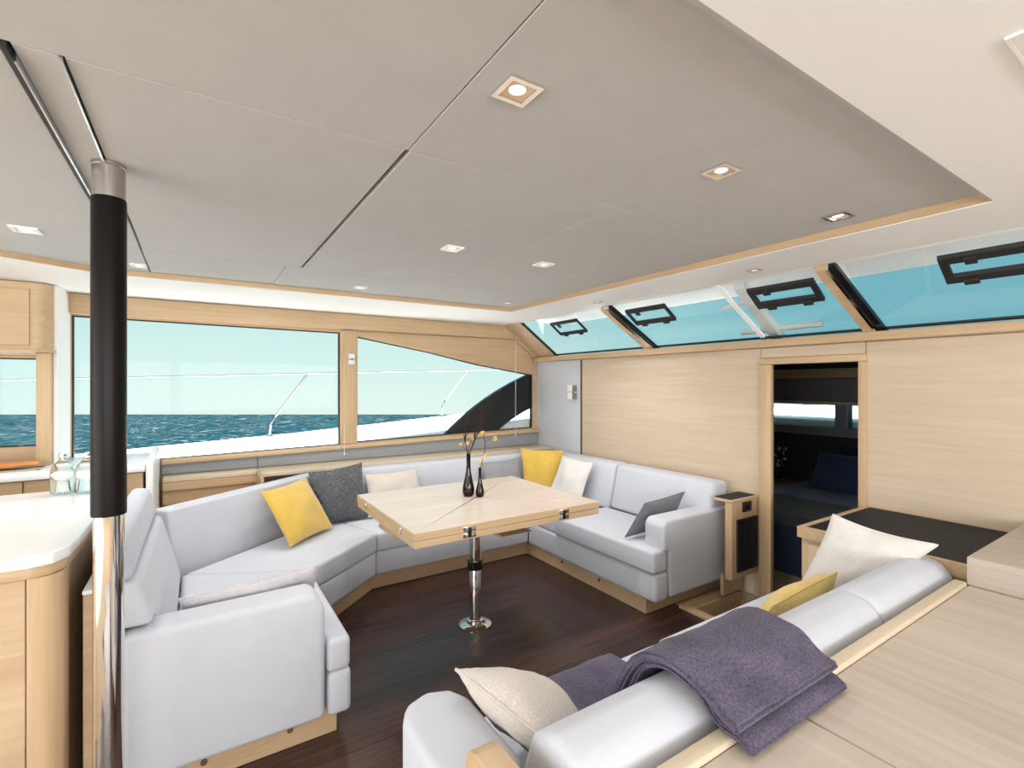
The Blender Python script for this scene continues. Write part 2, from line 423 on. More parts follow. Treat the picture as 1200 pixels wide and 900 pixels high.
# sloping rounded trim where the wall meets the windscreen
t3 = sobj('trim_3', prism_p([(2.585, 1.999), (3.04, 1.688), (3.095, 1.688), (2.65, 1.999)], 4.235, 4.2995, 'xz', 0.008, 2), 'oak_x')
for nm, poly in (('window_1', win1), ('window_2', win2), ('window_3', win3)):
    w = struct(nm, (poly[0][0], 4.33, poly[0][1]))
    c = Vector((sum(p[0] for p in poly) / len(poly), sum(p[1] for p in poly) / len(poly)))
    def ins(p, k):
        d = Vector(p) - c
        return (p[0] - k * (1 if d.x > 0 else -1), p[1] - k * (1 if d.y > 0 else -1))
    obj('window_seal', holed([(p[0], p[1]) for p in poly], [[ins(p, 0.008) for p in poly]], 4.312, 4.345, 'xz'), 'black_matte', w, 0)
    obj('pane', prism_p([ins(p, 0.004) for p in poly], 4.322, 4.330, 'xz'), 'window_glass', w, 0)
# black sweep of the deckhouse outside window 2
def bez(p0, p1, p2, n=10):
    return [((1 - t) ** 2 * p0[0] + 2 * t * (1 - t) * p1[0] + t * t * p2[0], (1 - t) ** 2 * p0[1] + 2 * t * (1 - t) * p1[1] + t * t * p2[1]) for t in [i / n for i in range(n + 1)]]
sw = bez((2.03, 0.905), (2.44, 1.29), (3.06, 1.52)) + bez((3.06, 1.14), (2.84, 1.06), (2.63, 0.915))
obj('black_sweep', prism_p(sw, 4.335, 4.385, 'xz'), 'black_gloss', wl, 0)

# ledge behind the sofa along the windows
obj('ledge', prism_p([(0.36, 4.0), (3.09, 4.0), (3.09, 4.262), (0.36, 4.262)], 0, 1, 'xy') if False else box(0.395, 3.09, 3.99, 4.262, 0.715, 0.748, 0.004), 'pale_oak_x', wl)
obj('ledge', box(-0.2, 0.392, 4.13, 4.262, 0.715, 0.748, 0.004), 'pale_oak_x', wl)
obj('locker_board', box(-0.2, 0.392, 4.134, 4.150, 0.655, 0.714, 0.002, 1), 'oak_x', wl)
obj('locker_board', box(-0.2, 0.392, 4.152, 4.166, 0.555, 0.652, 0.002, 1), 'oak_x', wl)
obj('locker_side', box(0.376, 0.392, 3.80, 4.13, 0.50, 0.746, 0.002, 1), 'oak_y', wl)
obj('locker_bottom', box(-0.2, 0.37, 3.72, 4.26, 0.47, 0.49), 'oak_x', wl)
obj('locker_back', box(-0.2, 0.37, 4.262, 4.27, 0.49, 0.7), 'oak_x', wl)

# ---------------- ceiling: white soffit with a recessed field of grey panels
cl = struct('ceiling', (0, 0, 2.0))
REC = [(2.2, 0.48), (2.2, 3.42), (-0.45, 3.445), (-0.78, 3.25), (-2.6, 2.15), (-2.6, 0.48)]
obj('soffit', holed([(-3.5, -3.2), (2.64, -3.2), (2.64, 4.3), (-3.5, 4.3)], [REC], 2.0, 2.06), 'white_paint', cl, 0)
# oak lip lining the recess
def offset_in(poly, k):
    out = []
    n_ = len(poly)
    for i in range(n_):
        p0, p1, p2 = Vector(poly[i - 1]), Vector(poly[i]), Vector(poly[(i + 1) % n_])
        e0 = (p1 - p0).normalized(); e1 = (p2 - p1).normalized()
        n0 = Vector((-e0.y, e0.x)); n1 = Vector((-e1.y, e1.x))
        b_ = (n0 + n1).normalized(); out.append(tuple(p1 + b_ * (k / max(0.3, b_.dot(n0)))))
    return out
RI = offset_in(REC, 0.012)
for i in range(len(REC)):
    j = (i + 1) % len(REC)
    obj('recess_lip', prism([REC[i], REC[j], RI[j], RI[i]], 2.003, 2.04), 'ceiling_grey' if i == 5 else ('oak_y' if i in (0, 4) else 'oak_x'), cl, 0)
obj('ceiling_backing', box(-2.65, 2.25, 0.43, 3.5, 2.052, 2.07), 'plywood', cl, 0)
xs_near = [-2.59, -0.30, 0.48, 2.188]
gap = 0.0012
def cpanel(x0, x1, y0, y1, gx0=gap, gx1=gap):
    obj('ceiling_panel', box(x0 + gx0, x1 - gx1, y0 + gap, y1 - gap, 2.032, 2.05, 0.002, 1), 'ceiling_grey', cl, 30)
cpanel(-2.59, 0.48, 0.49, 1.26); cpanel(0.48, 2.188, 0.49, 1.26)
cpanel(-0.30, -0.22, 1.26, 2.85, 0.009, 0.004); cpanel(-0.22, 0.48, 1.26, 2.85, 0.004, 0.007)
cpanel(0.48, 1.265, 1.26, 2.85, 0.007, 0.003); cpanel(1.265, 1.85, 1.26, 2.85); cpanel(1.85, 2.188, 1.26, 2.85, 0.002)
cpanel(0.40, 1.85, 2.85, 3.41, 0.001); cpanel(-0.22, 0.40, 2.85, 3.41, 0.001, 0.001); cpanel(1.85, 2.188, 2.85, 3.41, 0.002)
obj('ceiling_panel', prism([(-0.31, 1.263), (-0.31, 2.85), (-0.225, 2.85), (-0.225, 3.425), (-0.45, 3.43), (-0.78, 3.235), (-2.58, 2.14), (-2.58, 1.263)], 2.032, 2.05, 0.002, 1), 'ceiling_grey', cl, 30)
obj('sliding_track', box(-0.306, -0.296, 1.263, 2.62, 2.022, 2.045, 0.001, 1), 'black_matte', cl)
obj('track_rail', box(-0.295, -0.291, 1.30, 2.2, 2.018, 2.045), 'stainless', cl)
obj('seam_bead', box(-0.2225, -0.2185, 1.263, 1.9, 2.024, 2.045), 'stainless', cl)
# flush white speaker cover on the soffit
sp = thing('speaker_cover', (1.29, 0.13, 1.994), 'white square speaker cover on the white ceiling above the desk', 'speaker')
obj('frame', holed([(1.174, 0.02), (1.41, 0.02), (1.41, 0.244), (1.174, 0.244)], [[(1.180, 0.026), (1.404, 0.026), (1.404, 0.238), (1.180, 0.238)]], 1.995, 2.0), 'white_plastic', sp, 0)
obj('grille', box(1.1805, 1.4035, 0.0265, 0.2375, 1.9965, 2.0, 0.001), 'white_plastic', sp)

# ---------------- windscreen between soffit and bulkhead
def gz(x): return 2.0 - 0.7317 * (x - 2.64)
ws = struct('window_4', (2.85, 1.0, 1.85))
def slope_prism(p, t0, t1):
    """p: (x, y) outline on the glass slope, t offsets in z"""
    bm = bmesh.new()
    b_ = [bm.verts.new((q[0], q[1], gz(q[0]) + t0)) for q in p]; t_ = [bm.verts.new((q[0], q[1], gz(q[0]) + t1)) for q in p]
    n_ = len(p); bm.faces.new(list(reversed(b_))); bm.faces.new(t_)
    for i in range(n_): bm.faces.new((b_[i], b_[(i + 1) % n_], t_[(i + 1) % n_], t_[i]))
    return bm
def slope_frame(x0, x1, y0, y1, k, t0, t1):
    return join(slope_prism([(x0, y0), (x0 + k, y0), (x0 + k, y1), (x0, y1)], t0, t1),
                slope_prism([(x1 - k, y0), (x1, y0), (x1, y1), (x1 - k, y1)], t0, t1),
                slope_prism([(x0 + k, y0), (x1 - k, y0), (x1 - k, y0 + k), (x0 + k, y0 + k)], t0, t1),
                slope_prism([(x0 + k, y1 - k), (x1 - k, y1 - k), (x1 - k, y1), (x0 + k, y1)], t0, t1))
panes = [(2.73, 3.92), (1.79, 2.70), (1.16, 1.77), (-0.2, 1.12), (-1.6, -0.23), (-3.15, -1.63)]
for a_, b_ in panes:
    obj('pane', slope_prism([(2.65, a_), (3.10, a_), (3.10, b_), (2.65, b_)], 0.012, 0.018), 'window_glass', ws, 0)
def slanted(y, w, mat, t0, t1, dy=0.06, x0=2.645, x1=3.09):
    return obj('mullion', slope_prism([(x0, y + dy), (x1, y - dy), (x1, y - dy + w), (x0, y + dy + w)], t0, t1), mat, ws, 0)
slanted(2.675, 0.05, 'chrome', -0.02, 0.01, 0.05); slanted(2.725, 0.035, 'oak_y', -0.025, 0.01, 0.05); slanted(2.65, 0.02, 'black_gloss', -0.014, 0.012, 0.05)
slanted(1.115, 0.03, 'black_gloss', -0.012, 0.012, 0.035); slanted(1.146, 0.012, 'chrome', -0.03, 0.01, 0.035); slanted(1.158, 0.05, 'oak_y', -0.025, 0.01, 0.035)
slanted(1.765, 0.03, 'gelcoat', 0.005, 0.02, 0.03)
slanted(-0.23, 0.06, 'black_gloss', -0.03, 0.012, 0); slanted(-1.63, 0.06, 'black_gloss', -0.03, 0.012, 0)
obj('lower_seal', slope_prism([(3.06, -3.15), (3.068, -3.15), (3.068, 3.92), (3.06, 3.92)], 0.002, 0.012), 'black_matte', ws, 0)
obj('side_seal', slope_prism([(2.65, 3.92), (3.09, 3.90), (3.09, 3.915), (2.65, 3.935)], -0.006, 0.02), 'black_matte', ws, 0)
obj('side_lining', slope_prism([(2.64, 3.935), (3.12, 3.915), (3.12, 4.30), (2.64, 4.30)], 0.0, 0.03), 'island_x', ws, 0)
for yc in (3.363, 2.435, 1.467, 0.59, -0.9, -2.3):
    thk = 0.014 if yc > 3 else (0.020 if yc > 2 else 0.030)
    h_ = obj('hatch_frame', slope_frame(2.712, 2.838, yc - 0.185, yc + 0.185, thk, -0.007, 0.012), 'black_matte', ws, 0)
    for sy in (-0.1, 0.1):
        obj('hatch_hinge', slope_prism([(2.825, yc + sy - 0.025), (2.843, yc + sy - 0.025), (2.843, yc + sy + 0.025), (2.825, yc + sy + 0.025)], -0.016, -0.006), 'black_matte', h_, 0)
    obj('hatch_latch', slope_prism([(2.722, yc + 0.06), (2.748, yc + 0.06), (2.748, yc + 0.10), (2.722, yc + 0.10)], -0.014, -0.006), 'black_matte', h_, 0)

# flybridge overhang above the windscreen, roof over the saloon
ro = sobj('roof_overhang', prism_p([(2.68, 2.16), (3.42, 2.075), (3.62, 2.10), (3.62, 2.2), (2.68, 2.26)], -3.2, 4.4, 'xz'), 'gelcoat', 30)
obj('roof_fairing', prism_p([(2.645, 2.0), (2.67, 1.995), (2.72, 2.16), (2.645, 2.26)], -3.2, 4.3, 'xz'), 'gelcoat', ro, 30)
roof = sobj('roof', box(-3.6, 2.645, -3.3, 4.40, 2.075, 2.2), 'gelcoat', 0)

# ---------------- the far side of the saloon, behind the photographer
sobj('wall_right', holed([(-3.5, -0.3), (3.16, -0.3), (3.16, 2.0), (-3.5, 2.0)], [[(-2.9, 0.85), (2.8, 0.85), (2.8, 1.85), (-2.9, 1.85)]], -3.26, -3.20, 'xz'), 'oak_x', 0)
sobj('wall_back', holed([(-3.2, -0.3), (4.3, -0.3), (4.3, 2.0), (-3.2, 2.0)], [[(-1.9, 0.02), (2.7, 0.02), (2.7, 1.95), (-1.9, 1.95)]], -3.56, -3.50, 'yz'), 'white_paint', 0)

# ---------------- outside: side deck, guard rail, sea
deck = sobj('side_deck', loft([(-6, 4.37), (9, 4.37), (9, 5.30), (-6, 5.30)], -0.6, [(-6, 4.37), (9, 4.37), (9, 5.26), (-6, 5.26)], 0.78), 'gelcoat', 0)
def gun(x): return 0.812 + 0.05 * (x + 1.2) + 0.006 * max(0, x) ** 2
bm = bmesh.new()
prev = None
for i in range(31):
    x = -6 + 15 * i / 30; z = gun(x)
    ring = [bm.verts.new((x, 4.42, 0.70)), bm.verts.new((x, 4.40, z - 0.08)), bm.verts.new((x, 5.1, z - 0.02)), bm.verts.new((x, 5.22, z)), bm.verts.new((x, 5.3, z - 0.01)), bm.verts.new((x, 5.32, 0.5))]
    if prev:
        for k in range(5): bm.faces.new((prev[k], prev[k + 1], ring[k + 1], ring[k]))
        bm.faces.new((prev[5], prev[0], ring[0], ring[5]))
    else: bm.faces.new(ring)
    prev = ring
bm.faces.new(list(reversed(prev)))
obj('gunwale', bm, 'gelcoat', deck, 50)
gr = thing('guard_rail', (0.6, 5.2, 0.9), 'stainless guard rail with leaning stanchions along the white side deck', 'railing')
def rz(x): return 1.472 + 0.034 * x
obj('top_rail', tube([(x, 5.2, rz(x)) for x in (-6, -3, -1, 0, 1, 2, 3.4, 5, 8)], 0.0075, 8), 'stainless', gr)
for x in (-3.6, -1.9, 0.585, 2.385, 4.2):
    obj('stanchion', tube([(x, 5.2, gun(x) - 0.01), (x + 0.01, 5.2, gun(x) + 0.10), (x + 0.05, 5.2, gun(x) + 0.18), (x + 0.345, 5.2, rz(x + 0.345))], 0.011, 8), 'stainless', gr)
    obj('stanchion_foot', lathe(x, 5.2, [(0, gun(x) - 0.012), (0.035, gun(x) - 0.012), (0.03, gun(x) + 0.012), (0, gun(x) + 0.014)], 12), 'stainless', gr)
# the sea, a wide field of waves far below the deck
ca, sa = math.cos(-YAW), math.sin(-YAW)
bm = bmesh.new(); SZ = -1.95
nu, nv = 150, 60
grid = []
for j in range(nv + 1):
    rowv = []
    d = 6.5 + (53.0 - 6.5) * (j / nv) ** 1.6
    for i in range(nu + 1):
        r_ = -110 + 220 * i / nu
        r_ = math.copysign(abs(r_ / 110) ** 1.5 * 110, r_)
        X_, Y_ = math.sin(YAW) * d + math.cos(YAW) * r_, math.cos(YAW) * d - math.sin(YAW) * r_
        z = SZ + 0.10 * noise.noise(Vector((X_ * 0.5, Y_ * 0.9, 0))) + 0.05 * noise.noise(Vector((X_ * 1.7, Y_ * 2.1, 3)))
        if j == nv: z = SZ + 0.03
        rowv.append(bm.verts.new((X_, Y_, z)))
    grid.append(rowv)
for j in range(nv):
    for i in range(nu): bm.faces.new((grid[j][i], grid[j][i + 1], grid[j + 1][i + 1], grid[j + 1][i]))
sea = obj('sea', bm, 'sea_water', None, 180)
tag(sea, 'blue green sea with small white wave crests outside the windows', 'sea', kind='stuff')
# foredeck beyond the cabin window and the mast stay seen through the windscreen
sobj('foredeck', box(5.3, 9, -3, 4.2, 0.6, 1.04, 0.02), 'gelcoat', 0)
st = thing('deck_strut', (3.15, 1.8, 1.75), 'white strut with short cross arms standing outside the windscreen', 'strut')
def sl(x, y, o): return (x, y, gz(x) + o)
obj('strut_beam', slope_prism([(2.86, 1.76), (3.32, 1.74), (3.32, 1.81), (2.86, 1.83)], 0.16, 0.22), 'gelcoat', st, 0)
obj('cross_arm', tube([sl(3.26, 2.02, 0.22), sl(3.25, 1.48, 0.22)], 0.018, 8), 'gelcoat', st)
obj('cross_arm', tube([sl(3.05, 2.03, 0.22), sl(3.02, 1.8, 0.22)], 0.016, 8), 'gelcoat', st)
obj('bracket', box(3.0, 3.06, 1.77, 1.84, gz(3.03) + 0.2, gz(3.03) + 0.25, 0.005), 'stainless', st)

# ---------------- forward cabin behind the doorway
cb = struct('cabin_shell', (4.2, 1.4, -0.4))
obj('cabin_floor', box(3.123, 5.3, 0.2, 3.2, -0.42, -0.38), 'walnut_x', cb, 0)
obj('cabin_ceiling', box(3.123, 5.3, 0.2, 3.2, 1.60, 1.64), 'blind', cb, 0)
obj('cabin_beam', box(4.93, 5.06, 0.2, 3.2, 1.455, 1.545, 0.004), 'oak_y', cb)
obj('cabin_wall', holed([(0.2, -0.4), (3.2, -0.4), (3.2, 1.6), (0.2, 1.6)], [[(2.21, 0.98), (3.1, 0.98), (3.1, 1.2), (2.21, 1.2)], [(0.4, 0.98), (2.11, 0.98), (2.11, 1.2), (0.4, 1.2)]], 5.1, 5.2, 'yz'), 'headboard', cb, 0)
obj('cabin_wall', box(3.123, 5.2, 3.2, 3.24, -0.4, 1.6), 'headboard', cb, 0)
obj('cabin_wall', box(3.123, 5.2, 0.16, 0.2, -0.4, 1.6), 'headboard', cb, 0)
obj('cabin_pane', box(5.14, 5.15, 0.4, 3.1, 0.98, 1.2), 'window_glass', cb, 0)
obj('blind_cassette', box(5.03, 5.09, 0.3, 3.15, 1.205, 1.235, 0.004), 'pale_oak_x', cb)
obj('cabin_blind', box(5.06, 5.09, 0.3, 3.15, 1.24, 1.45, 0.004), 'blind', cb)
obj('window_surround', holed([(0.3, 0.90), (3.15, 0.90), (3.15, 1.205), (0.3, 1.205)], [[(2.21, 0.98), (3.1, 0.98), (3.1, 1.199), (2.21, 1.199)], [(0.4, 0.98), (2.11, 0.98), (2.11, 1.199), (0.4, 1.199)]], 5.08, 5.098, 'yz'), 'grey_panel', cb, 0)

# ================================================================== OBJECTS
# ---------------- soft cushion from four corners
def cushion_bm(BL, BR, TL, TR, t, n=16, seed=0, wr=0.006, pinch=0.07, quilt=0):
    BL, BR, TL, TR = map(Vector, (BL, BR, TL, TR))
    nrm_ = ((BR - BL).cross(TL - BL)).normalized()
    bm = bmesh.new(); sides = []
    for sgn in (1, -1):
        g = []
        for j in range(n + 1):
            rw = []
            for i in range(n + 1):
                a = -1 + 2 * i / n; c = -1 + 2 * j / n
                # concentrate samples near the edge
                a = math.sin(a * math.pi / 2); c = math.sin(c * math.pi / 2)
                aa = a * (1 - pinch * (1 - c * c)); cc = c * (1 - pinch * (1 - a * a))
                u_, v_ = (aa + 1) / 2, (cc + 1) / 2
                p = (BL * (1 - u_) + BR * u_) * (1 - v_) + (TL * (1 - u_) + TR * u_) * v_
                k = (max(0, 1 - a ** 2) ** 0.55) * (max(0, 1 - c ** 2) ** 0.55)
                w_ = noise.noise(Vector((a * 2.3 + seed, c * 2.3, seed * 1.7 + sgn))) * wr * 2.5 * k
                # creases radiating from the corners
                rr = math.hypot(abs(a) - 1, abs(c) - 1)
                w_ += wr * 0.8 * math.sin(7 * math.atan2(1 - abs(c) + 1e-4, 1 - abs(a) + 1e-4)) * max(0, 0.9 - rr) * k
                if quilt: w_ += quilt * abs(math.sin(a * 10)) * abs(math.sin(c * 5 + 1.57 * (int((a + 1) * 3.2) % 2))) * k
                rw.append(p + nrm_ * sgn * (t / 2 * k + w_ + 0.002))
            g.append(rw)
        sides.append([[bm.verts.new(q) for q in rw] for rw in g])
    f, b_ = sides
    for j in range(n):
        for i in range(n):
            bm.faces.new((f[j][i], f[j][i + 1], f[j + 1][i + 1], f[j + 1][i]))
            bm.faces.new((b_[j][i], b_[j + 1][i], b_[j + 1][i + 1], b_[j][i + 1]))
    def rim(g): return [g[0][i] for i in range(n)] + [g[j][n] for j in range(n)] + [g[n][n - i] for i in range(n)] + [g[n - j][0] for j in range(n)]
    rf, rb = rim(f), rim(b_)
    for i in range(len(rf)): bm.faces.new((rf[i], rb[i], rb[(i + 1) % len(rf)], rf[(i + 1) % len(rf)]))
    path = [(rf[i].co + rb[i].co) / 2 for i in range(len(rf))]
    return bm, path
def ring_tube(path, r, n=6):
    bm = bmesh.new(); rings = []; L = len(path)
    for i in range(L):
        t = (path[(i + 1) % L] - path[i - 1]).normalized()
        ref = Vector((0.3, 0.2, 1)).normalized()
        u = t.cross(ref).normalized(); w_ = t.cross(u)
        rings.append([bm.verts.new(path[i] + (u * math.cos(2 * math.pi * k / n) + w_ * math.sin(2 * math.pi * k / n)) * r) for k in range(n)])
    for i in range(L):
        a, c = rings[i], rings[(i + 1) % L]
        for k in range(n): bm.faces.new((a[k], a[(k + 1) % n], c[(k + 1) % n], c[k]))
    return bm
CG = 'scatter cushions on the sofas'
def cushion(name, label, mat, BL, BR, TL, TR, t, seed, piping=True, pipe_mat=None, group=CG, cat='cushion', wr=0.006, quilt=0, pinch=0.07):
    bm, path = cushion_bm(BL, BR, TL, TR, t, 28 if quilt else 18, seed, wr, pinch, quilt)
    c = (Vector(BL) + Vector(BR)) / 2
    root = thing(name, tuple(c), label, cat, group)
    obj('cover', bm, mat, root, 80)
    if piping: obj('piping', ring_tube(path, 0.0045), pipe_mat or mat, root, 180)
    return root

# ---------------- big U-shaped sofa
us = thing('corner_sofa', (1.3, 3.3, 0), 'long U-shaped pale grey sofa built around the folding table', 'sofa')
Z0, ZB, ZS, ZT = 0.115, 0.275, 0.40, 0.735
# plinth
obj('plinth', prism([(-0.2, 2.035), (0.475, 2.035), (0.475, 2.83), (1.007, 3.305), (2.292, 3.305), (2.292, 2.04), (2.83, 2.04), (2.83, 1.98) if False else (3.06, 2.04), (3.06, 3.95), (0.80, 3.95), (-0.2, 3.15)], 0.0, 0.14, 0.003, 1), 'oak_x', us)
for p_, dr in (((0.30, 2.033, 0.07), 'y'), ((0.02, 2.033, 0.065), 'y'), ((2.29, 2.85, 0.07), 'x'), ((2.29, 2.45, 0.07), 'x'), ((2.58, 2.038, 0.07), 'y')):
    x, y, z = p_
    e = (x, y - 0.004, z) if dr == 'y' else (x - 0.004, y, z)
    obj('plinth_plug', tube([p_, e], 0.011, 12), 'dark_brown_x', us)
# bench fronts under the seats
A1, A2 = (0.505, 2.79), (1.012, 3.235)
obj('bench_front', prism([(-0.18, 2.11), (0.425, 2.11), (0.425, 1.965), (0.515, 1.965), (0.51, 2.79), (-0.07, 3.08), (-0.18, 3.08)], Z0 - 0.01, ZB, 0.022, 4), 'upholstery', us)
obj('bench_front', prism([(-0.06, 3.085), (0.512, 2.795), (1.012, 3.24), (0.84, 3.82)], Z0, ZB, 0.016, 3), 'upholstery', us)
obj('bench_front', prism([(1.016, 3.24), (2.252, 3.24), (2.76, 3.82), (0.846, 3.82)], Z0, ZB, 0.014, 3), 'upholstery', us)
obj('bench_front', prism([(2.252, 3.234), (2.252, 1.935), (2.375, 1.935), (2.375, 2.085), (3.05, 2.085), (3.05, 3.81), (2.765, 3.81)], Z0 - 0.01, ZB, 0.025, 4), 'upholstery', us)
# seat cushions
obj('seat_cushion', prism([(-0.07, 2.108), (0.422, 2.108), (0.422, 1.965), (0.512, 1.965), (0.512, 2.787), (-0.07, 3.08)], ZB, ZS + 0.004, 0.022, 4), 'upholstery', us)
obj('seat_cushion', prism([(-0.06, 3.085), (0.514, 2.793), (1.014, 3.228), (0.82, 3.79)], ZB, ZS, 0.018, 4), 'upholstery', us)
obj('seat_cushion', prism([(1.018, 3.228), (2.26, 3.228), (2.745, 3.79), (0.826, 3.79)], ZB, ZS, 0.016, 4), 'upholstery', us)
obj('seat_cushion', prism([(2.262, 3.222), (2.262, 2.885), (2.76, 2.885), (2.76, 3.785)], ZB, ZS - 0.008, 0.016, 4), 'upholstery', us)
obj('seat_cushion', prism([(2.235, 2.878), (2.235, 1.935), (2.365, 1.935), (2.365, 2.082), (2.77, 2.082), (2.77, 2.878)], ZB, ZS + 0.015, 0.024, 4), 'upholstery', us)
# arms
obj('armrest', prism_p([(-0.205, Z0), (0.415, Z0), (0.415, 0.545), (0.375, 0.602), (-0.205, 0.596)], 1.955, 2.105, 'xz', 0.024, 5), 'upholstery', us)
obj('armrest', prism_p([(2.315, ZS + 0.016 - 0.02), (2.378, ZS - 0.004), (2.378, Z0), (3.07, Z0), (3.07, 0.585), (2.35, 0.585), (2.315, 0.555)], 1.93, 2.08, 'xz', 0.022, 5), 'upholstery', us)
# long backrests
def lean_back(p0, p1, th, z0, z1, lean, bev=0.03):
    """backrest from p0 to p1, seat side on the right of the direction"""
    a, c = Vector(p0), Vector(p1); d = (c - a).normalized(); nn = Vector((-d.y, d.x))
    bot = [a, c, c + nn * th, a + nn * th]
    top = [q + nn * lean for q in bot[:2]] + [q + nn * lean * 0.6 for q in bot[2:]]
    return loft([tuple(q) for q in bot], z0, [tuple(q) for q in top], z1, bev, 4)
obj('backrest', lean_back((-0.10, 3.085), (0.815, 3.805), 0.13, ZS - 0.06, ZT, 0.05, 0.014), 'upholstery', us)
obj('backrest', lean_back((0.825, 3.80), (2.72, 3.80), 0.14, ZS - 0.06, ZT, 0.05, 0.02), 'upholstery', us)
obj('backrest', lean_back((2.775, 3.73), (2.775, 2.863), 0.20, ZS - 0.02, ZT + 0.012, 0.08, 0.035), 'upholstery', us)
obj('backrest', lean_back((2.775, 2.857), (2.775, 1.965), 0.20, ZS + 0.185 if False else ZS - 0.0, ZT + 0.012, 0.08, 0.035), 'upholstery', us)
# near left backrest and its raised headrest
bm = prism_p([(1.99, 0.606), (2.112, 0.606), (2.112, ZS + 0.006), (3.06, ZS + 0.006), (3.06, 0.735), (1.99, 0.755)], -0.16, -0.065, 'yz', 0.022, 4)
obj('backrest', shear(bm, lambda v: Vector((v.x - 0.26 * (v.z - 0.4), v.y, v.z))), 'upholstery', us)
bm = prism_p([(1.985, 0.757), (3.05, 0.745), (3.05, 0.885), (1.985, 0.90)], -0.165, -0.085, 'yz', 0.032, 5)
obj('headrest', shear(bm, lambda v: Vector((v.x - 0.24 * (v.z - 0.4), v.y, v.z))), 'upholstery', us)
obj('back_panel', prism([(-0.298, 1.99), (-0.21, 1.99), (-0.21, 3.14), (-0.298, 3.14)], 0.0, 0.742, 0.003, 1), 'island_x', us)
obj('panel_cap', box(-0.300, -0.262, 1.988, 3.14, 0.7425, 0.757, 0.004), 'white_paint', us)

# ---------------- near sofa with its back to the desk
ns = thing('sofa', (1.5, 1.0, 0), 'pale grey two-seat sofa with a rounded backrest set against the wooden desk', 'sofa')
obj('plinth', box(0.55, 2.36, 0.68, 1.20, 0, 0.12, 0.003, 1), 'oak_x', ns)
obj('bench_front', prism([(0.505, 0.62), (2.365, 0.62), (2.365, 1.265), (0.40, 1.265), (0.40, 0.862), (0.505, 0.862)], Z0, ZB, 0.022, 4), 'upholstery', ns)
obj('seat_cushion', box(0.612, 1.497, 0.865, 1.285, ZB, ZS, 0.022, 4), 'upholstery', ns)
obj('seat_cushion', box(1.500, 2.366, 0.865, 1.285, ZB, ZS + 0.008, 0.022, 4), 'upholstery', ns)
obj('armrest', prism([(0.415, 0.87), (0.60, 0.87), (0.60, 1.13), (0.575, 1.19), (0.51, 1.215), (0.445, 1.19), (0.415, 1.13)], ZB - 0.02, 0.585, 0.022, 4), 'upholstery', ns)
for a_, b_ in ((0.555, 1.752), (1.756, 2.368)):
    bm = prism_p([(0.612, ZB), (0.86, ZB), (0.83, 0.60), (0.795, 0.705), (0.735, 0.742), (0.66, 0.728), (0.622, 0.68)], a_, b_, 'yz', 0.02, 4)
    obj('backrest', bm, 'upholstery', ns, 60)

# ---------------- desk behind the near sofa
dk = thing('desk', (1.4, 0.0, 0), 'broad pale wooden desk behind the near sofa with a raised box at its end', 'desk')
for a_, b_ in ((0.50, 1.085), (1.087, 2.279), (2.281, 3.095)):
    obj('top_board', box(a_, b_, -1.2, 0.566, 0.655, 0.69, 0.002, 1), 'desk_y', dk)
obj('edge_cap', box(0.50, 2.28, 0.5675, 0.604, 0.62, 0.702, 0.006, 3), 'pale_oak_x', dk)
obj('front_panel', box(0.52, 2.37, 0.568, 0.60, 0.0, 0.619), 'island_x', dk, 0)
obj('end_panel', box(0.435, 0.492, -1.2, 0.602, 0.0, 0.708, 0.004), 'oak_y', dk)
ep = thing('end_post', (0.465, 0.73, 0), 'short oak post with a rounded top at the open end of the near backrest', 'post')
obj('post_body', prism_p([(0.606, 0.0), (0.845, 0.0), (0.845, 0.66), (0.832, 0.694), (0.80, 0.708), (0.606, 0.708)], 0.435, 0.492, 'yz', 0.006, 3), 'oak_y', ep)
obj('post_inlay', prism_p([(0.63, 0.3), (0.82, 0.3), (0.82, 0.64), (0.80, 0.668), (0.77, 0.68), (0.63, 0.68)], 0.431, 0.4349, 'yz', 0.0015, 1), 'veneer_y', ep)
obj('raised_box', box(2.282, 3.095, -1.2, 0.57, 0.6905, 0.79, 0.004), 'desk_y', dk)

# ---------------- black topped cabinet between the near sofa and the cabin door
bc = thing('side_cabinet', (2.75, 0.9, 0), 'oak cabinet with a black leather top beside the cabin doorway', 'cabinet')
obj('body', box(2.395, 3.095, 0.58, 1.185, 0.0, 0.68, 0.004), 'oak_z', bc)
obj('door', box(2.384, 2.394, 0.62, 1.15, 0.06, 0.655, 0.003), 'veneer_y', bc)
obj('top_frame', holed([(2.375, 0.58), (3.095, 0.58), (3.095, 1.195), (2.375, 1.195)], [[(2.405, 0.60), (3.09, 0.60), (3.09, 1.17), (2.405, 1.17)]], 0.681, 0.73), 'oak_x', bc, 0)
obj('inset_top', box(2.406, 3.089, 0.601, 1.169, 0.685, 0.727, 0.001, 1), 'black_leather', bc)

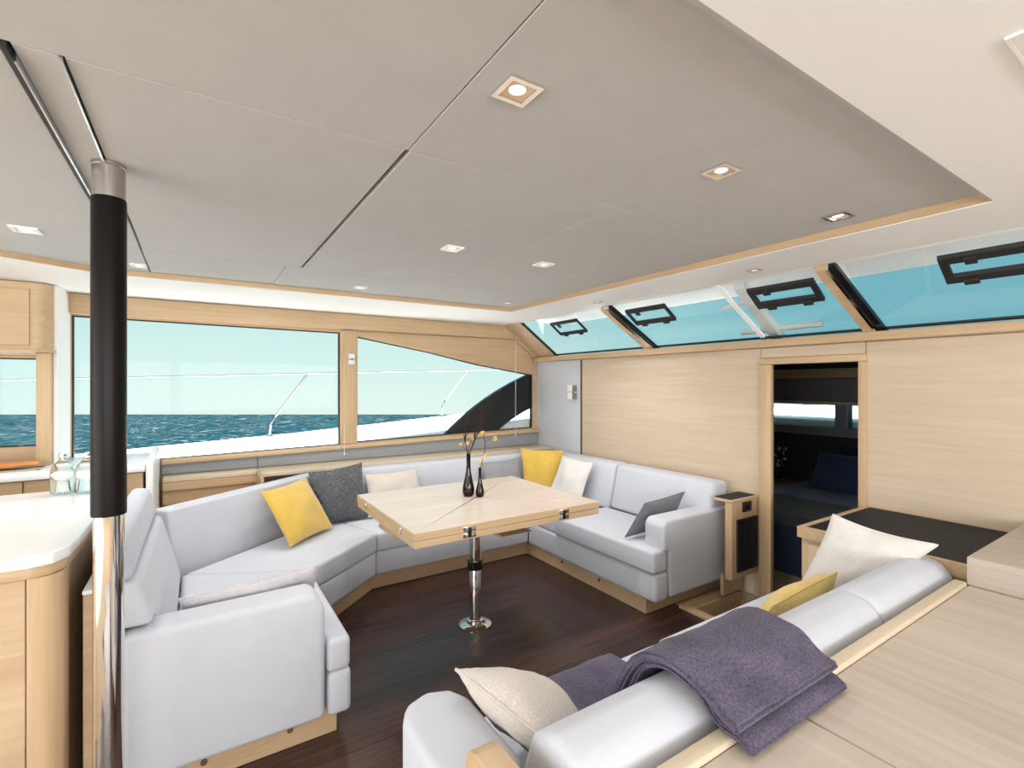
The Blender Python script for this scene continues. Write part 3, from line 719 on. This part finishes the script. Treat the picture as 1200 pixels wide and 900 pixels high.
# ---------------- small cabinet with air grille at the end of the U-sofa
ac = thing('air_cabinet', (2.95, 1.9, 0.18), 'narrow oak cabinet with a black air grille beside the sofa arm', 'cabinet')
obj('body', box(2.797, 3.075, 1.80, 1.848, 0.17, 0.655, 0.004), 'oak_z', ac)
obj('top', box(2.79, 3.078, 1.795, 1.926, 0.656, 0.672, 0.003), 'oak_x', ac)
obj('black_inlay', box(2.805, 3.07, 1.812, 1.926, 0.6722, 0.675), 'black_leather', ac)
obj('grille_frame', holed([(2.845, 0.215), (3.065, 0.215), (3.065, 0.545), (2.845, 0.545)], [[(2.853, 0.223), (3.057, 0.223), (3.057, 0.537), (2.853, 0.537)]], 1.788, 1.80, 'xz'), 'black_matte', ac, 0)
obj('grille_back', box(2.853, 3.057, 1.796, 1.799, 0.223, 0.537), 'black_gloss', ac, 0)
for i in range(10):
    x = 2.863 + i * 0.0205
    obj('grille_slat', box(x, x + 0.007, 1.789, 1.796, 0.225, 0.535), 'black_matte', ac, 0)
sk = obj('socket_plate', box(2.905, 3.0, 1.79, 1.80, 0.585, 0.648, 0.003), 'black_matte', ac)
obj('socket_insert', box(2.93, 2.975, 1.787, 1.79, 0.603, 0.63, 0.001, 1), 'black_gloss', sk)
obj('foot_panel', box(2.86, 3.075, 1.90, 1.922, 0.03, 0.168), 'oak_x', ac)

# ---------------- folding table
tb = thing('folding_table', (1.366, 2.517, 0), 'oak folding table with four triangular leaves on one chrome pedestal', 'table')
TX0, TX1, TY0, TY1 = 0.814, 1.922, 2.06, 2.974
cx_, cy_ = (TX0 + TX1) / 2, (TY0 + TY1) / 2
cor = [(TX0, TY0), (TX1, TY0), (TX1, TY1), (TX0, TY1)]
for i in range(4):
    tri = [Vector(cor[i]), Vector(cor[(i + 1) % 4]), Vector((cx_, cy_))]
    c0 = sum(tri, Vector((0, 0))) / 3
    tri = [c0 + (q - c0) * 0.976 for q in tri]
    # keep the outer edge flush
    tri = [Vector((TX0 if abs(q.x - TX0) < 0.03 else TX1 if abs(q.x - TX1) < 0.03 else q.x, TY0 if abs(q.y - TY0) < 0.03 else TY1 if abs(q.y - TY1) < 0.03 else q.y)) for q in tri]
    lf = obj('leaf', prism([tuple(q) for q in tri], 0.697, 0.7315, 0.0012, 1), 'table_top_x', tb, 30)
    # oak lipping along the outer edge
    d = (tri[1] - tri[0]).normalized(); nn = Vector((d.y, -d.x))
    obj('leaf_lipping', prism([tuple(tri[0] + nn * 0.003), tuple(tri[1] + nn * 0.003), tuple(tri[1]), tuple(tri[0])], 0.697, 0.729), 'oak_x' if i % 2 == 0 else 'oak_y', lf, 0)
obj('lower_top', box(TX0, TX1, TY0, TY1, 0.660, 0.694, 0.002, 1), 'oak_x', tb)
obj('leaf_spacer', box(TX0 + 0.012, TX1 - 0.012, TY0 + 0.012, TY1 - 0.012, 0.694, 0.697), 'oak_x', tb, 0)
def hinge(x, y, face):
    h_ = None
    for z0, z1 in ((0.700, 0.722), (0.669, 0.691)):
        if face == 'y': bm = box(x - 0.034, x + 0.034, y - 0.0075, y - 0.003, z0, z1, 0.002, 2)
        else: bm = box(x - 0.0075, x - 0.003, y - 0.030, y + 0.030, z0, z1, 0.002, 2)
        o = obj('hinge', bm, 'chrome', tb)
    if face == 'y': bm = box(x - 0.009, x + 0.009, y - 0.010, y - 0.003, 0.672, 0.718, 0.002, 2)
    else: bm = box(x - 0.011, x - 0.003, y - 0.010, y + 0.010, 0.664, 0.724, 0.002, 2)
    obj('hinge_knuckle', bm, 'black_gloss', o)
hinge(1.09, TY0, 'y'); hinge(1.665, TY0, 'y')
for yy in (2.22, 2.78):
    k = obj('hinge', box(TX0 - 0.012, TX0 - 0.003, yy - 0.010, yy + 0.010, 0.690, 0.722, 0.003, 2), 'chrome', tb)
obj('runner', prism_p([(0.83, 0.622), (0.85, 0.602), (1.88, 0.602), (1.90, 0.622), (1.88, 0.64), (0.85, 0.64)], 2.42, 2.64, 'xz', 0.004, 2), 'oak_x', tb)
obj('runner', prism_p([(2.16, 0.60), (2.20, 0.585), (2.84, 0.585), (2.87, 0.60), (2.85, 0.601), (2.17, 0.6015)], 1.345, 1.53, 'yz'), 'oak_y', tb)
obj('top_bracket', box(1.22, 1.51, 2.36, 2.68, 0.641, 0.659, 0.004), 'oak_x', tb)
PX, PY = 1.362, 2.50
obj('pedestal_base', lathe(PX, PY, [(0, 0), (0.094, 0), (0.095, 0.006), (0.085, 0.013), (0.05, 0.017), (0.046, 0.03), (0.036, 0.034), (0, 0.034)], 40), 'chrome', tb)
obj('pedestal_lower', lathe(PX, PY, [(0.034, 0.03), (0.034, 0.345), (0.031, 0.35), (0, 0.35)], 32), 'chrome', tb)
obj('pedestal_upper', lathe(PX, PY, [(0, 0.33), (0.0395, 0.33), (0.0395, 0.64), (0, 0.64)], 32), 'chrome', tb)
kn = obj('clamp', lathe(PX, PY, [(0.040, 0.325), (0.0445, 0.325), (0.0445, 0.375), (0.040, 0.375)], 32), 'black_gloss', tb)
kd = Vector((-0.78, -0.63, 0)).normalized()
obj('clamp_knob', tube([Vector((PX, PY, 0.352)) + kd * 0.038, Vector((PX, PY, 0.352)) + kd * 0.075], 0.017, 12), 'black_gloss', kn)
obj('clamp_button', tube([Vector((PX, PY, 0.37)) + kd * 0.05, Vector((PX, PY, 0.386)) + kd * 0.06], 0.013, 10), 'chrome', kn)

# ---------------- vases with sprigs on the table
def petal_ball(c, r, seed, mat_r=0.35, n=7):
    rng = random.Random(seed); bm = bmesh.new()
    for k in range(n):
        d = Vector((rng.uniform(-1, 1), rng.uniform(-1, 1), rng.uniform(-0.6, 1))).normalized()
        o = Vector(c) + d * r * 0.6; u = d.orthogonal().normalized(); w_ = d.cross(u)
        q = [o + u * r * 0.5, o + w_ * r * 0.45 + d * r * 0.2, o - u * r * 0.5, o - w_ * r * 0.45 + d * r * 0.15]
        t1 = [bm.verts.new(p) for p in q]; t2 = [bm.verts.new(p + d * 0.0015) for p in q]
        bm.faces.new(t1); bm.faces.new(list(reversed(t2)))
        for i in range(4): bm.faces.new((t1[i], t1[(i + 1) % 4], t2[(i + 1) % 4], t2[i]))
    return bm
CAMR = Vector((math.cos(YAW), -math.sin(YAW), 0)); CAMF = Vector((math.sin(YAW), math.cos(YAW), 0))
def vase(name, x, y, h, rmax, label, group):
    z = 0.7317
    root = thing(name, (x, y, z), label, 'vase', group)
    prof = [(0, z), (rmax * 0.72, z), (rmax * 0.92, z + h * 0.05), (rmax, z + h * 0.14), (rmax * 0.9, z + h * 0.24), (rmax * 0.66, z + h * 0.40), (rmax * 0.44, z + h * 0.56), (rmax * 0.34, z + h * 0.72), (rmax * 0.33, z + h * 0.97), (rmax * 0.36, z + h), (rmax * 0.28, z + h), (rmax * 0.24, z + h * 0.95), (rmax * 0.24, z + h * 0.7), (rmax * 0.35, z + h * 0.54), (rmax * 0.75, z + h * 0.3), (rmax * 0.85, z + h * 0.15), (0, z + h * 0.06)]
    obj('body', lathe(x, y, prof, 36), 'amber_glass', root, 60)
    return root, Vector((x, y, z + h))
VG = 'dark glass vases on the folding table'
v1, m1 = vase('flower_vase', 1.361, 2.581, 0.25, 0.037, 'taller dark brown glass vase holding twigs with dark red leaves', VG)
v2, m2 = vase('flower_vase', 1.408, 2.525, 0.172, 0.026, 'shorter dark brown glass vase with one sprig of yellow blossoms', VG)
def sprig(root, m, pts, r=0.0022):
    P_ = [m + CAMR * a + Vector((0, 0, c)) + CAMF * f_ for a, c, f_ in pts]
    obj('twig', tube(P_, r, 6), 'twig', root)
    return P_
for pts in ([(0, -0.15, 0), (-0.005, 0, 0), (-0.018, 0.06, 0.01), (-0.02, 0.12, 0.01), (-0.012, 0.185, 0.0)], [(0, -0.15, 0), (0.005, 0, 0), (0.03, 0.06, 0), (0.055, 0.12, -0.01), (0.085, 0.205, -0.02)], [(0.002, -0.15, 0), (0.006, 0.0, 0), (0.028, 0.07, 0.02), (0.05, 0.15, 0.02), (0.07, 0.21, 0.03)]):
    P_ = sprig(v1, m1, pts)
    rng = random.Random(len(P_) + int(pts[2][0] * 1000))
    for j in range(7):     # slender dark leaves on the upper half
        k = 2 + j / 7 * 2; a = P_[int(k)].lerp(P_[min(int(k) + 1, 4)], k - int(k))
        d = (P_[4] - P_[2]).normalized() + Vector((rng.uniform(-.5, .5), rng.uniform(-.5, .5), rng.uniform(-.1, .3)))
        d.normalize(); w_ = d.orthogonal().normalized(); th = d.cross(w_) * 0.0012
        L = 0.036 + 0.025 * rng.random()
        bm = bmesh.new()
        q = [a, a + d * L * 0.5 + w_ * 0.009, a + d * L, a + d * L * 0.5 - w_ * 0.009]
        t1 = [bm.verts.new(p - th) for p in q]; t2 = [bm.verts.new(p + th) for p in q]
        bm.faces.new(t1); bm.faces.new(list(reversed(t2)))
        for i in range(4): bm.faces.new((t1[i], t1[(i + 1) % 4], t2[(i + 1) % 4], t2[i]))
        obj('leaf', bm, 'dark_leaf', v1, 0)
for k, (a, c) in enumerate(((-0.048, 0.055), (-0.006, 0.062), (0.022, 0.088))):
    obj('twig', tube([m1, m1 + CAMR * a * 0.4 + Vector((0, 0, c * 0.55)), m1 + CAMR * a + Vector((0, 0, c))], 0.0014, 5), 'twig', v1)
    obj('blossom', petal_ball(m1 + CAMR * a + Vector((0, 0, c)), 0.013, 20 + k), 'yellow_petal', v1, 0)
sprig(v2, m2, [(0, -0.12, 0), (0.002, 0, 0), (0.02, 0.06, 0), (0.032, 0.12, 0.005), (0.022, 0.20, 0.01)], 0.0018)
obj('twig', tube([m2 + CAMR * 0.028 + Vector((0, 0, 0.15)), m2 + CAMR * 0.05 + Vector((0, 0, 0.165)), m2 + CAMR * 0.085 + Vector((0, 0, 0.17))], 0.0014, 5), 'twig', v2)
for k, (a, c) in enumerate(((0.018, 0.205), (0.088, 0.172), (0.03, 0.065), (0.0, 0.03))):
    obj('blossom', petal_ball(m2 + CAMR * a + Vector((0, 0, c)), 0.017, 40 + k), 'yellow_petal', v2, 0)

# ---------------- cushions on the U-sofa
cushion('cushion', 'mustard yellow cushion leaning on the diagonal backrest by the grey quilted cushion', 'yellow', (0.47, 3.17, 0.425), (0.78, 3.47, 0.42), (0.33, 3.34, 0.735), (0.635, 3.645, 0.745), 0.13, 1)
cushion('cushion', 'charcoal cushion with a quilted leaf relief in the left corner of the sofa', 'charcoal_quilt', (0.72, 3.56, 0.42), (1.06, 3.60, 0.42), (0.675, 3.74, 0.76), (1.075, 3.82, 0.785), 0.13, 2, quilt=0.011)
cushion('cushion', 'oblong beige cushion on the window bench beside the charcoal quilted cushion', 'beige', (1.06, 3.58, 0.42), (1.52, 3.60, 0.42), (1.10, 3.80, 0.695), (1.52, 3.80, 0.70), 0.11, 3)
cushion('cushion', 'oblong mid grey cushion on the window bench behind the vases', 'mid_grey', (2.10, 3.64, 0.42), (2.48, 3.64, 0.42), (2.13, 3.785, 0.695), (2.52, 3.785, 0.705), 0.10, 4)
cushion('cushion', 'mustard yellow cushion in the far corner beside the white cushion', 'yellow', (2.50, 3.66, 0.42), (2.69, 3.43, 0.42), (2.545, 3.78, 0.795), (2.85, 3.525, 0.785), 0.10, 5)
cushion('cushion', 'off-white cushion on the right-hand sofa next to the yellow corner cushion', 'cream', (2.585, 3.42, 0.415), (2.65, 3.06, 0.425), (2.755, 3.42, 0.755), (2.785, 3.05, 0.74), 0.10, 6)
cushion('cushion', 'slate grey cushion tipped against the arm of the right-hand sofa', 'slate', (2.27, 2.19, 0.435), (2.66, 2.18, 0.435), (2.42, 2.165, 0.63), (2.80, 2.155, 0.66), 0.11, 7, pinch=0.04)
cushion('cushion', 'flat lavender grey cushion resting along the inside of the near left arm', 'lavender', (-0.02, 2.24, 0.425), (0.42, 2.26, 0.425), (-0.055, 2.135, 0.62), (0.425, 2.15, 0.645), 0.09, 8, pinch=0.03)
# ---------------- cushions on the near sofa
cushion('cushion', 'cream woven cushion leaning on the left arm of the near sofa', 'oatmeal', (0.85, 1.17, 0.475), (0.86, 0.92, 0.46), (0.575, 1.16, 0.645), (0.60, 0.83, 0.665), 0.15, 9, pinch=0.02, pipe_mat='beige')
cushion('cushion', 'large speckled off-white cushion propped against the black topped cabinet', 'cream', (2.21, 1.14, 0.43), (2.21, 0.93, 0.43), (2.31, 1.01, 0.835), (2.315, 0.66, 0.80), 0.12, 10, pinch=0.08)
cushion('cushion', 'pale yellow woven cushion tucked behind the near backrest beside the speckled cushion', 'pale_yellow', (1.70, 1.05, 0.43), (2.10, 1.04, 0.43), (1.69, 0.93, 0.625), (2.12, 0.915, 0.655), 0.13, 11, pinch=-0.08)

# ---------------- folded throw over the near backrest and across its seat
prof = [(0.525, 0.6925), (0.545, 0.705), (0.575, 0.7065), (0.604, 0.712), (0.63, 0.742), (0.665, 0.757), (0.735, 0.764), (0.80, 0.728), (0.84, 0.63), (0.872, 0.50), (0.895, 0.43), (0.93, 0.419), (1.02, 0.416), (1.15, 0.416), (1.265, 0.416), (1.302, 0.405), (1.308, 0.37), (1.306, 0.31)]
def strip(prof_, xs, th, seed, amp=0.004):
    bm = bmesh.new(); n_ = len(prof_); up, dn = [], []
    # resample smoothly
    P = [Vector((0, p[0], p[1])) for p in prof_]; Q = []
    for a, c in zip(P, P[1:]):
        for k in range(3): Q.append(a.lerp(c, k / 3))
    Q.append(P[-1])
    for _ in range(2): Q = [Q[0]] + [(Q[i - 1] + Q[i] * 2 + Q[i + 1]) / 4 for i in range(1, len(Q) - 1)] + [Q[-1]]
    for i, q in enumerate(Q):
        t = (Q[min(i + 1, len(Q) - 1)] - Q[max(i - 1, 0)]).normalized()
        nn = Vector((0, -t.z, t.y))
        ru, rd = [], []
        for j in range(len(xs)):
            x = xs[j] + 0.006 * noise.noise(Vector((i * 0.25, j * 0.3, seed)))
            w_ = amp * (1 + noise.noise(Vector((x * 14, i * 0.22, seed))))
            ru.append(bm.verts.new(Vector((x, q.y, q.z)) + nn * (th + w_))); rd.append(bm.verts.new(Vector((x, q.y, q.z)) + nn * w_ * 0.2))
        up.append(ru); dn.append(rd)
    m_ = len(xs)
    for i in range(len(Q) - 1):
        for j in range(m_ - 1):
            bm.faces.new((up[i][j], up[i][j + 1], up[i + 1][j + 1], up[i + 1][j])); bm.faces.new((dn[i][j], dn[i + 1][j], dn[i + 1][j + 1], dn[i][j + 1]))
        bm.faces.new((up[i][0], up[i + 1][0], dn[i + 1][0], dn[i][0])); bm.faces.new((up[i][-1], dn[i][-1], dn[i + 1][-1], up[i + 1][-1]))
    for i in (0, -1):
        for j in range(m_ - 1): bm.faces.new((up[i][j], dn[i][j], dn[i][j + 1], up[i][j + 1]))
    bmesh.ops.recalc_face_normals(bm, faces=bm.faces)
    bmesh.ops.bevel(bm, geom=[e for e in bm.edges if e.is_manifold and e.calc_face_angle(0) > 1.0], offset=th * 0.4, segments=2, affect='EDGES', clamp_overlap=True)
    return bm
th = thing('throw_blanket', (1.05, 0.9, 0.40), 'folded purple grey throw draped over the near backrest and seat', 'blanket')
xs = [0.875 + (1.262 - 0.875) * k / 18 for k in range(19)]
obj('lower_fold', strip(prof, xs, 0.012, 1, 0.003), 'throw', th, 60)
up_prof = [(0.548, 0.722), (0.568, 0.727), (0.60, 0.742), (0.63, 0.764), (0.665, 0.776), (0.735, 0.782), (0.806, 0.742), (0.85, 0.65), (0.88, 0.56)]
obj('upper_fold', strip(up_prof, [0.862 + (1.272 - 0.862) * k / 18 for k in range(19)], 0.016, 5, 0.006), 'throw', th, 60)

# ---------------- steel post
po = thing('support_post', (-0.213, 1.805, 0), 'round post with a black sleeve above polished chrome beside the sofa arm', 'post')
qx, qy = -0.213, 1.805
obj('chrome_tube', lathe(qx, qy, [(0, 0), (0.036, 0), (0.036, 1.03), (0, 1.03)], 48), 'chrome', po)
obj('black_sleeve', lathe(qx, qy, [(0.0365, 1.025), (0.0405, 1.025), (0.0412, 1.032), (0.0412, 1.925), (0.0400, 1.932), (0.0365, 1.932)], 48), 'black_sleeve', po)
cap = obj('steel_collar', lathe(qx, qy, [(0.0, 1.92), (0.0385, 1.92), (0.0385, 2.031), (0, 2.031)], 48), 'brushed_steel', po)
obj('collar_lip', lathe(qx, qy, [(0.0385, 2.020), (0.0405, 2.022), (0.0405, 2.031), (0.0385, 2.031)], 48), 'brushed_steel', cap)

# ---------------- galley island
isl = thing('galley_island', (-1.2, 2.4, 0), 'galley island with white stone top and oak front beside the chrome post', 'kitchen island')
ip = [(-2.6, 1.885), (-0.375, 1.885), (-0.335, 1.925), (-0.325, 2.02), (-0.325, 2.935), (-2.6, 2.935)]
obj('worktop', prism([(-2.6, 1.862), (-0.395, 1.862), (-0.345, 1.88), (-0.318, 1.935), (-0.312, 2.05), (-0.312, 2.955), (-2.6, 2.955)], 0.885, 0.92, 0.006, 3), 'white_gloss', isl)
obj('edge_band', prism([(-2.6, 1.876), (-0.39, 1.876), (-0.352, 1.892), (-0.328, 1.94), (-0.322, 2.05), (-0.322, 2.945), (-2.6, 2.945)], 0.853, 0.8845, 0.002, 1), 'oak_x', isl)
obj('body', box(-2.6, -0.34, 1.95, 2.92, 0.0, 0.852), 'island_x', isl, 0)
obj('front_panel', box(-1.6, -0.405, 1.888, 1.95, 0.02, 0.851, 0.002, 1), 'island_x', isl)
obj('front_panel', box(-2.6, -1.603, 1.888, 1.95, 0.02, 0.851, 0.002, 1), 'island_x', isl)
cp = [(-0.402, 1.886)] + [(-0.385 + 0.055 * math.sin(a), 1.941 - 0.055 * math.cos(a)) for a in [R(10 * k) for k in range(1, 10)]] + [(-0.33, 1.99), (-0.345, 1.99), (-0.345, 1.955), (-0.402, 1.955)]
obj('corner_post', prism(cp, 0.0, 0.851), 'oak_z', isl, 30)

# bottles of water
def bottle(x, y, s, label):
    z = 0.9202
    root = thing('water_bottle', (x, y, z), label, 'bottle', 'water bottles on the galley island')
    prof = [(0, z), (0.036, z), (0.0425, z + 0.006), (0.0425, z + 0.085), (0.040, z + 0.105), (0.031, z + 0.125), (0.018, z + 0.138), (0.0135, z + 0.146), (0.0135, z + 0.158), (0.0115, z + 0.158), (0.0115, z + 0.145), (0.028, z + 0.124), (0.0385, z + 0.10), (0.0405, z + 0.085), (0.0405, z + 0.01), (0, z + 0.006)]
    obj('body', lathe(x, y, prof, 36), 'bottle_glass', root, 60)
    obj('cap', lathe(x, y, [(0, z + 0.159), (0.0125, z + 0.159), (0.014, z + 0.163), (0.014, z + 0.172), (0.010, z + 0.176), (0, z + 0.177)], 20), 'stainless', root)
bottle(-0.497, 2.875, 1, 'squat clear glass bottle standing outermost on the white island top')
bottle(-0.412, 2.845, 1, 'squat clear glass bottle in the middle of three on the island')
bottle(-0.358, 2.92, 1, 'clear glass bottle half hidden behind the black post')

# ---------------- back counter under the galley window
kc = thing('galley_counter', (-1.2, 4.0, 0), 'galley counter with white top and oak doors under the galley window', 'kitchen counter')
obj('body', box(-2.6, -0.275, 3.70, 4.29, 0.0, 0.868), 'oak_x', kc, 0)
for a_, b_ in ((-2.6, -1.52), (-1.515, -0.80), (-0.796, -0.275)):
    obj('door', box(a_ + 0.002, b_ - 0.002, 3.682, 3.70, 0.10, 0.865, 0.002, 1), 'oak_x', kc)
obj('worktop', box(-2.6, -0.262, 3.66, 4.29, 0.870, 0.915, 0.008, 3), 'white_gloss', kc)
obj('end_panel', prism_p([(3.672, 0.0), (4.285, 0.0), (4.285, 0.955), (4.20, 0.955), (3.80, 0.935), (3.672, 0.93)], -0.262, -0.222, 'yz', 0.012, 4), 'white_paint', kc)
tr_ = thing('serving_tray', (-0.98, 3.84, 0.915), 'clear glass serving tray on the galley counter', 'tray')
obj('tray_plate', box(-1.2, -0.74, 3.74, 3.96, 0.9155, 0.923, 0.003), 'bottle_glass', tr_)
for k, (y, xe, a) in enumerate(((3.80, -0.755, 0.012), (3.86, -0.765, 0.014))):
    pts = [(-1.25 + (xe + 1.25) * i / 8, y + 0.012 * math.sin(i * 0.5 + k), 0.949 + 0.004 * math.sin(i)) for i in range(9)]
    bm = tube(pts, 0.019, 12)
    for v in bm.verts:
        f_ = (v.co.x + 1.25) / (xe + 1.25); sc = 1 - 0.45 * max(0, f_) ** 3
        c_ = Vector((v.co.x, pts[min(8, max(0, round(f_ * 8)))][1], 0.949)); v.co = c_ + (v.co - c_) * sc
    o = obj('carrot', bm, 'orange_food'); o.location.z = 0.9235 if k == 0 else 0.9235
    tag(o, ('long orange carrot lying at the front of the glass tray', 'long orange carrot lying at the back of the glass tray')[k], 'carrot', 'carrots on the tray')

# upper galley cabinet and its post
uc = thing('wall_cabinet', (-1.6, 4.1, 1.6), 'oak wall cabinet with rounded corner above the galley window', 'cabinet')
rc = [(-2.6, 3.92), (-0.80, 3.92)] + [(-0.80 + 0.07 * math.sin(R(a)), 3.99 - 0.07 * math.cos(R(a))) for a in range(10, 100, 10)] + [(-0.73, 4.298), (-2.6, 4.298)]
obj('body', prism(rc, 1.605, 1.995), 'oak_x', uc, 30)
obj('door', box(-1.7, -0.822, 3.912, 3.9195, 1.625, 1.955, 0.002, 1), 'oak_x', uc)
obj('light_rail', prism([(-2.6, 3.90), (-0.80, 3.90), (-0.745, 3.925), (-0.72, 3.98), (-0.72, 4.297), (-2.6, 4.297)], 1.585, 1.604, 0.003, 2), 'oak_x', uc)
gp = sobj('trim_4', box(-0.80, -0.735, 3.94, 4.298, 0.916, 1.584, 0.004), 'oak_z')
sobj('wall_column', prism([(-0.734, 3.995), (-0.712, 3.995), (-0.705, 4.245), (-0.705, 4.298), (-0.734, 4.298)], 0.916, 1.998, 0.002, 1), 'white_paint')

# ---------------- ceiling downlights
def downlight(x, y, z, lit, s, label, group):
    root = thing('ceiling_downlight', (x, y, z), label, 'ceiling light', group)
    fr = obj('frame', holed([(x - s, y - s), (x + s, y - s), (x + s, y + s), (x - s, y + s)], [[(x - s * .72, y - s * .72), (x + s * .72, y - s * .72), (x + s * .72, y + s * .72), (x - s * .72, y + s * .72)]], z - 0.007, z), 'white_plastic' if lit else 'chrome', root, 0)
    obj('reflector', lathe(x, y, [(s * 0.98, z - 0.0012), (s * .45, z - 0.0015), (s * .45, z - 0.001), (s * .98, z - 0.0008)], 24), 'lamp_reflector' if not lit else 'white_plastic', root, 0)
    obj('lens', lathe(x, y, [(0, z - 0.005), (s * .34, z - 0.0048), (s * .46, z - 0.002), (s * .46, z - 0.001), (0, z - 0.001)], 24), 'lamp_glow', root)
    L = bpy.data.lights.new('downlight_lamp', 'SPOT'); L.energy = LAMP_W * (1.25 if y > 1.5 else 0.3); L.spot_size = R(150); L.spot_blend = 1.0; L.shadow_soft_size = 0.04; L.color = (1.0, 0.97, 0.94)
    o = bpy.data.objects.new('downlight_lamp', L); COL.objects.link(o); o.parent = root; o.location = (0, 0, -0.03)
LAMP_W = 14.0
G1 = 'square downlights in the grey ceiling'
for x, y, lit, s, lb in ((0.577, 0.87, False, 0.042, 'square chrome downlight in the grey panel beside the long ceiling seam'), (1.299, 0.87, False, 0.042, 'square chrome downlight midway along the near grey ceiling panel'), (2.016, 0.866, False, 0.042, 'square chrome downlight near the corner of the recessed grey ceiling'),
                         (0.995, 2.047, True, 0.042, 'square white downlight above the folding table pedestal side'), (1.534, 2.063, True, 0.042, 'square white downlight in the narrow grey panel towards the bulkhead'),
                         (2.026, 3.191, False, 0.036, 'small square downlight in the far corner of the grey ceiling'), (0.894, 3.207, True, 0.036, 'square white downlight in the grey strip above the window pillar'),
                         (-0.261, 3.25, True, 0.036, 'square white downlight in the grey strip next to the post'), (-0.587, 2.744, True, 0.045, 'square white downlight in the grey ceiling above the galley island')):
    downlight(x, y, 2.032, lit, s, lb, G1)
for x, y, lb in ((2.45, 2.638, 'small spotlight in the white soffit between the first two hatches'), (2.45, 1.45, 'small spotlight in the white soffit by the large black hatch')):
    downlight(x, y, 2.0, False, 0.03, lb, 'spotlights in the white soffit')

# ---------------- wall lights, switches, cords
wlamp = thing('wall_lamp', (3.09, 3.66, 1.24), 'square chrome and white wall lamp on the grey fabric panel', 'wall lamp')
obj('back_plate', box(3.086, 3.098, 3.625, 3.69, 1.25, 1.39, 0.003), 'chrome', wlamp)
for z0 in (1.254, 1.326):
    sh = obj('shade', box(3.03, 3.086, 3.62, 3.695, z0, z0 + 0.062, 0.004), 'white_plastic', wlamp)
    obj('shade_cheek', box(3.03, 3.086, 3.612, 3.619, z0, z0 + 0.062, 0.002, 1), 'brushed_steel', sh)
pl = thing('window_lamp', (1.10, 4.26, 1.58), 'small white two-part reading lamp on the pillar between the windows', 'wall lamp')
for z0, z1 in ((1.565, 1.608), (1.614, 1.657)):
    obj('shade', box(1.085, 1.135, 4.232, 4.269, z0, z1, 0.004), 'white_plastic', pl)
obj('switch', box(1.102, 1.122, 4.226, 4.2315, 1.606, 1.616, 0.001, 1), 'black_matte', pl)
def cord(x, z0, z1, y, label):
    root = thing('blind_cord', (x, y, z0), label, 'blind cord', 'cords hanging by the side windows')
    obj('string', tube([(x, y, z1), (x + 0.002, y, (z0 + z1) / 2), (x, y, z0 + 0.02)], 0.0022, 6), 'cord', root)
    obj('toggle', lathe(x, y, [(0, z0), (0.006, z0 + 0.002), (0.006, z0 + 0.018), (0, z0 + 0.022)], 10), 'white_plastic', root)
cord(2.765, 0.86, 1.86, 4.205, 'thin white blind cord hanging in front of the black sweep')
cord(1.045, 0.80, 1.05, 4.225, 'short white blind cord at the foot of the window pillar')

# ---------------- cabin furniture
bed = thing('bed', (4.2, 1.7, -0.38), 'cabin bed with pale blue sheet and dark grey runner beyond the doorway', 'bed')
obj('bed_base', box(3.50, 5.05, 0.5, 2.47, -0.38, 0.12, 0.01), 'oak_y', bed)
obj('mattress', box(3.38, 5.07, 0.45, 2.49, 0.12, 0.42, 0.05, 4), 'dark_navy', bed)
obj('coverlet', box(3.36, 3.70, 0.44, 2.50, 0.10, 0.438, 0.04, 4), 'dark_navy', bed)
obj('runner', box(3.69, 4.28, 0.44, 2.50, 0.14, 0.446, 0.03, 4), 'bed_runner', bed)
obj('sheet', box(4.26, 5.075, 0.445, 2.495, 0.16, 0.442, 0.03, 4), 'bed_sheet', bed)
cushion('pillow', 'navy blue pillow standing on the pale blue bed sheet', 'navy', (4.68, 2.27, 0.455), (4.62, 1.62, 0.455), (4.83, 2.23, 0.775), (4.79, 1.60, 0.775), 0.13, 12, group='pillows on the cabin bed', cat='pillow', piping=False, pinch=0.05)
cushion('pillow', 'nearly black pillow behind the navy pillow on the bed', 'dark_navy', (4.925, 2.18, 0.46), (4.90, 1.5, 0.46), (5.0, 2.14, 0.83), (4.99, 1.5, 0.83), 0.10, 13, group='pillows on the cabin bed', cat='pillow', piping=False, pinch=0.05)
nsd = thing('night_stand', (4.85, 2.95, -0.38), 'oak corner shelf at the foot of the cabin wall beside the bed', 'shelf')
obj('shelf_body', box(4.55, 5.07, 2.53, 3.18, -0.38, 0.40, 0.006), 'oak_z', nsd)
obj('shelf_top', box(4.53, 5.075, 2.52, 3.19, 0.402, 0.43, 0.006), 'oak_y', nsd)
fv = thing('flower_vase', (4.85, 2.63, 0.43), 'small glass vase with white flowers on the shelf beside the bed', 'vase')
obj('body', lathe(4.85, 2.63, [(0, 0.4305), (0.035, 0.4305), (0.04, 0.45), (0.036, 0.54), (0.04, 0.56), (0.036, 0.56), (0.032, 0.54), (0.035, 0.455), (0, 0.445)], 24), 'bottle_glass', fv)
rng = random.Random(5)
for k in range(14):
    a = rng.uniform(0, 6.28); r_ = rng.uniform(0.02, 0.11); zt = rng.uniform(0.60, 0.76)
    tip = Vector((4.85 + r_ * math.cos(a), 2.63 + r_ * math.sin(a), zt))
    obj('stem', tube([(4.85, 2.63, 0.46), (4.85 + 0.3 * r_ * math.cos(a), 2.63 + 0.3 * r_ * math.sin(a), 0.58), tip], 0.002, 5), 'green_leaf', fv)
    obj('flower', petal_ball(tip, 0.025, 100 + k), 'white_petal' if k % 3 else 'green_leaf', fv, 0)
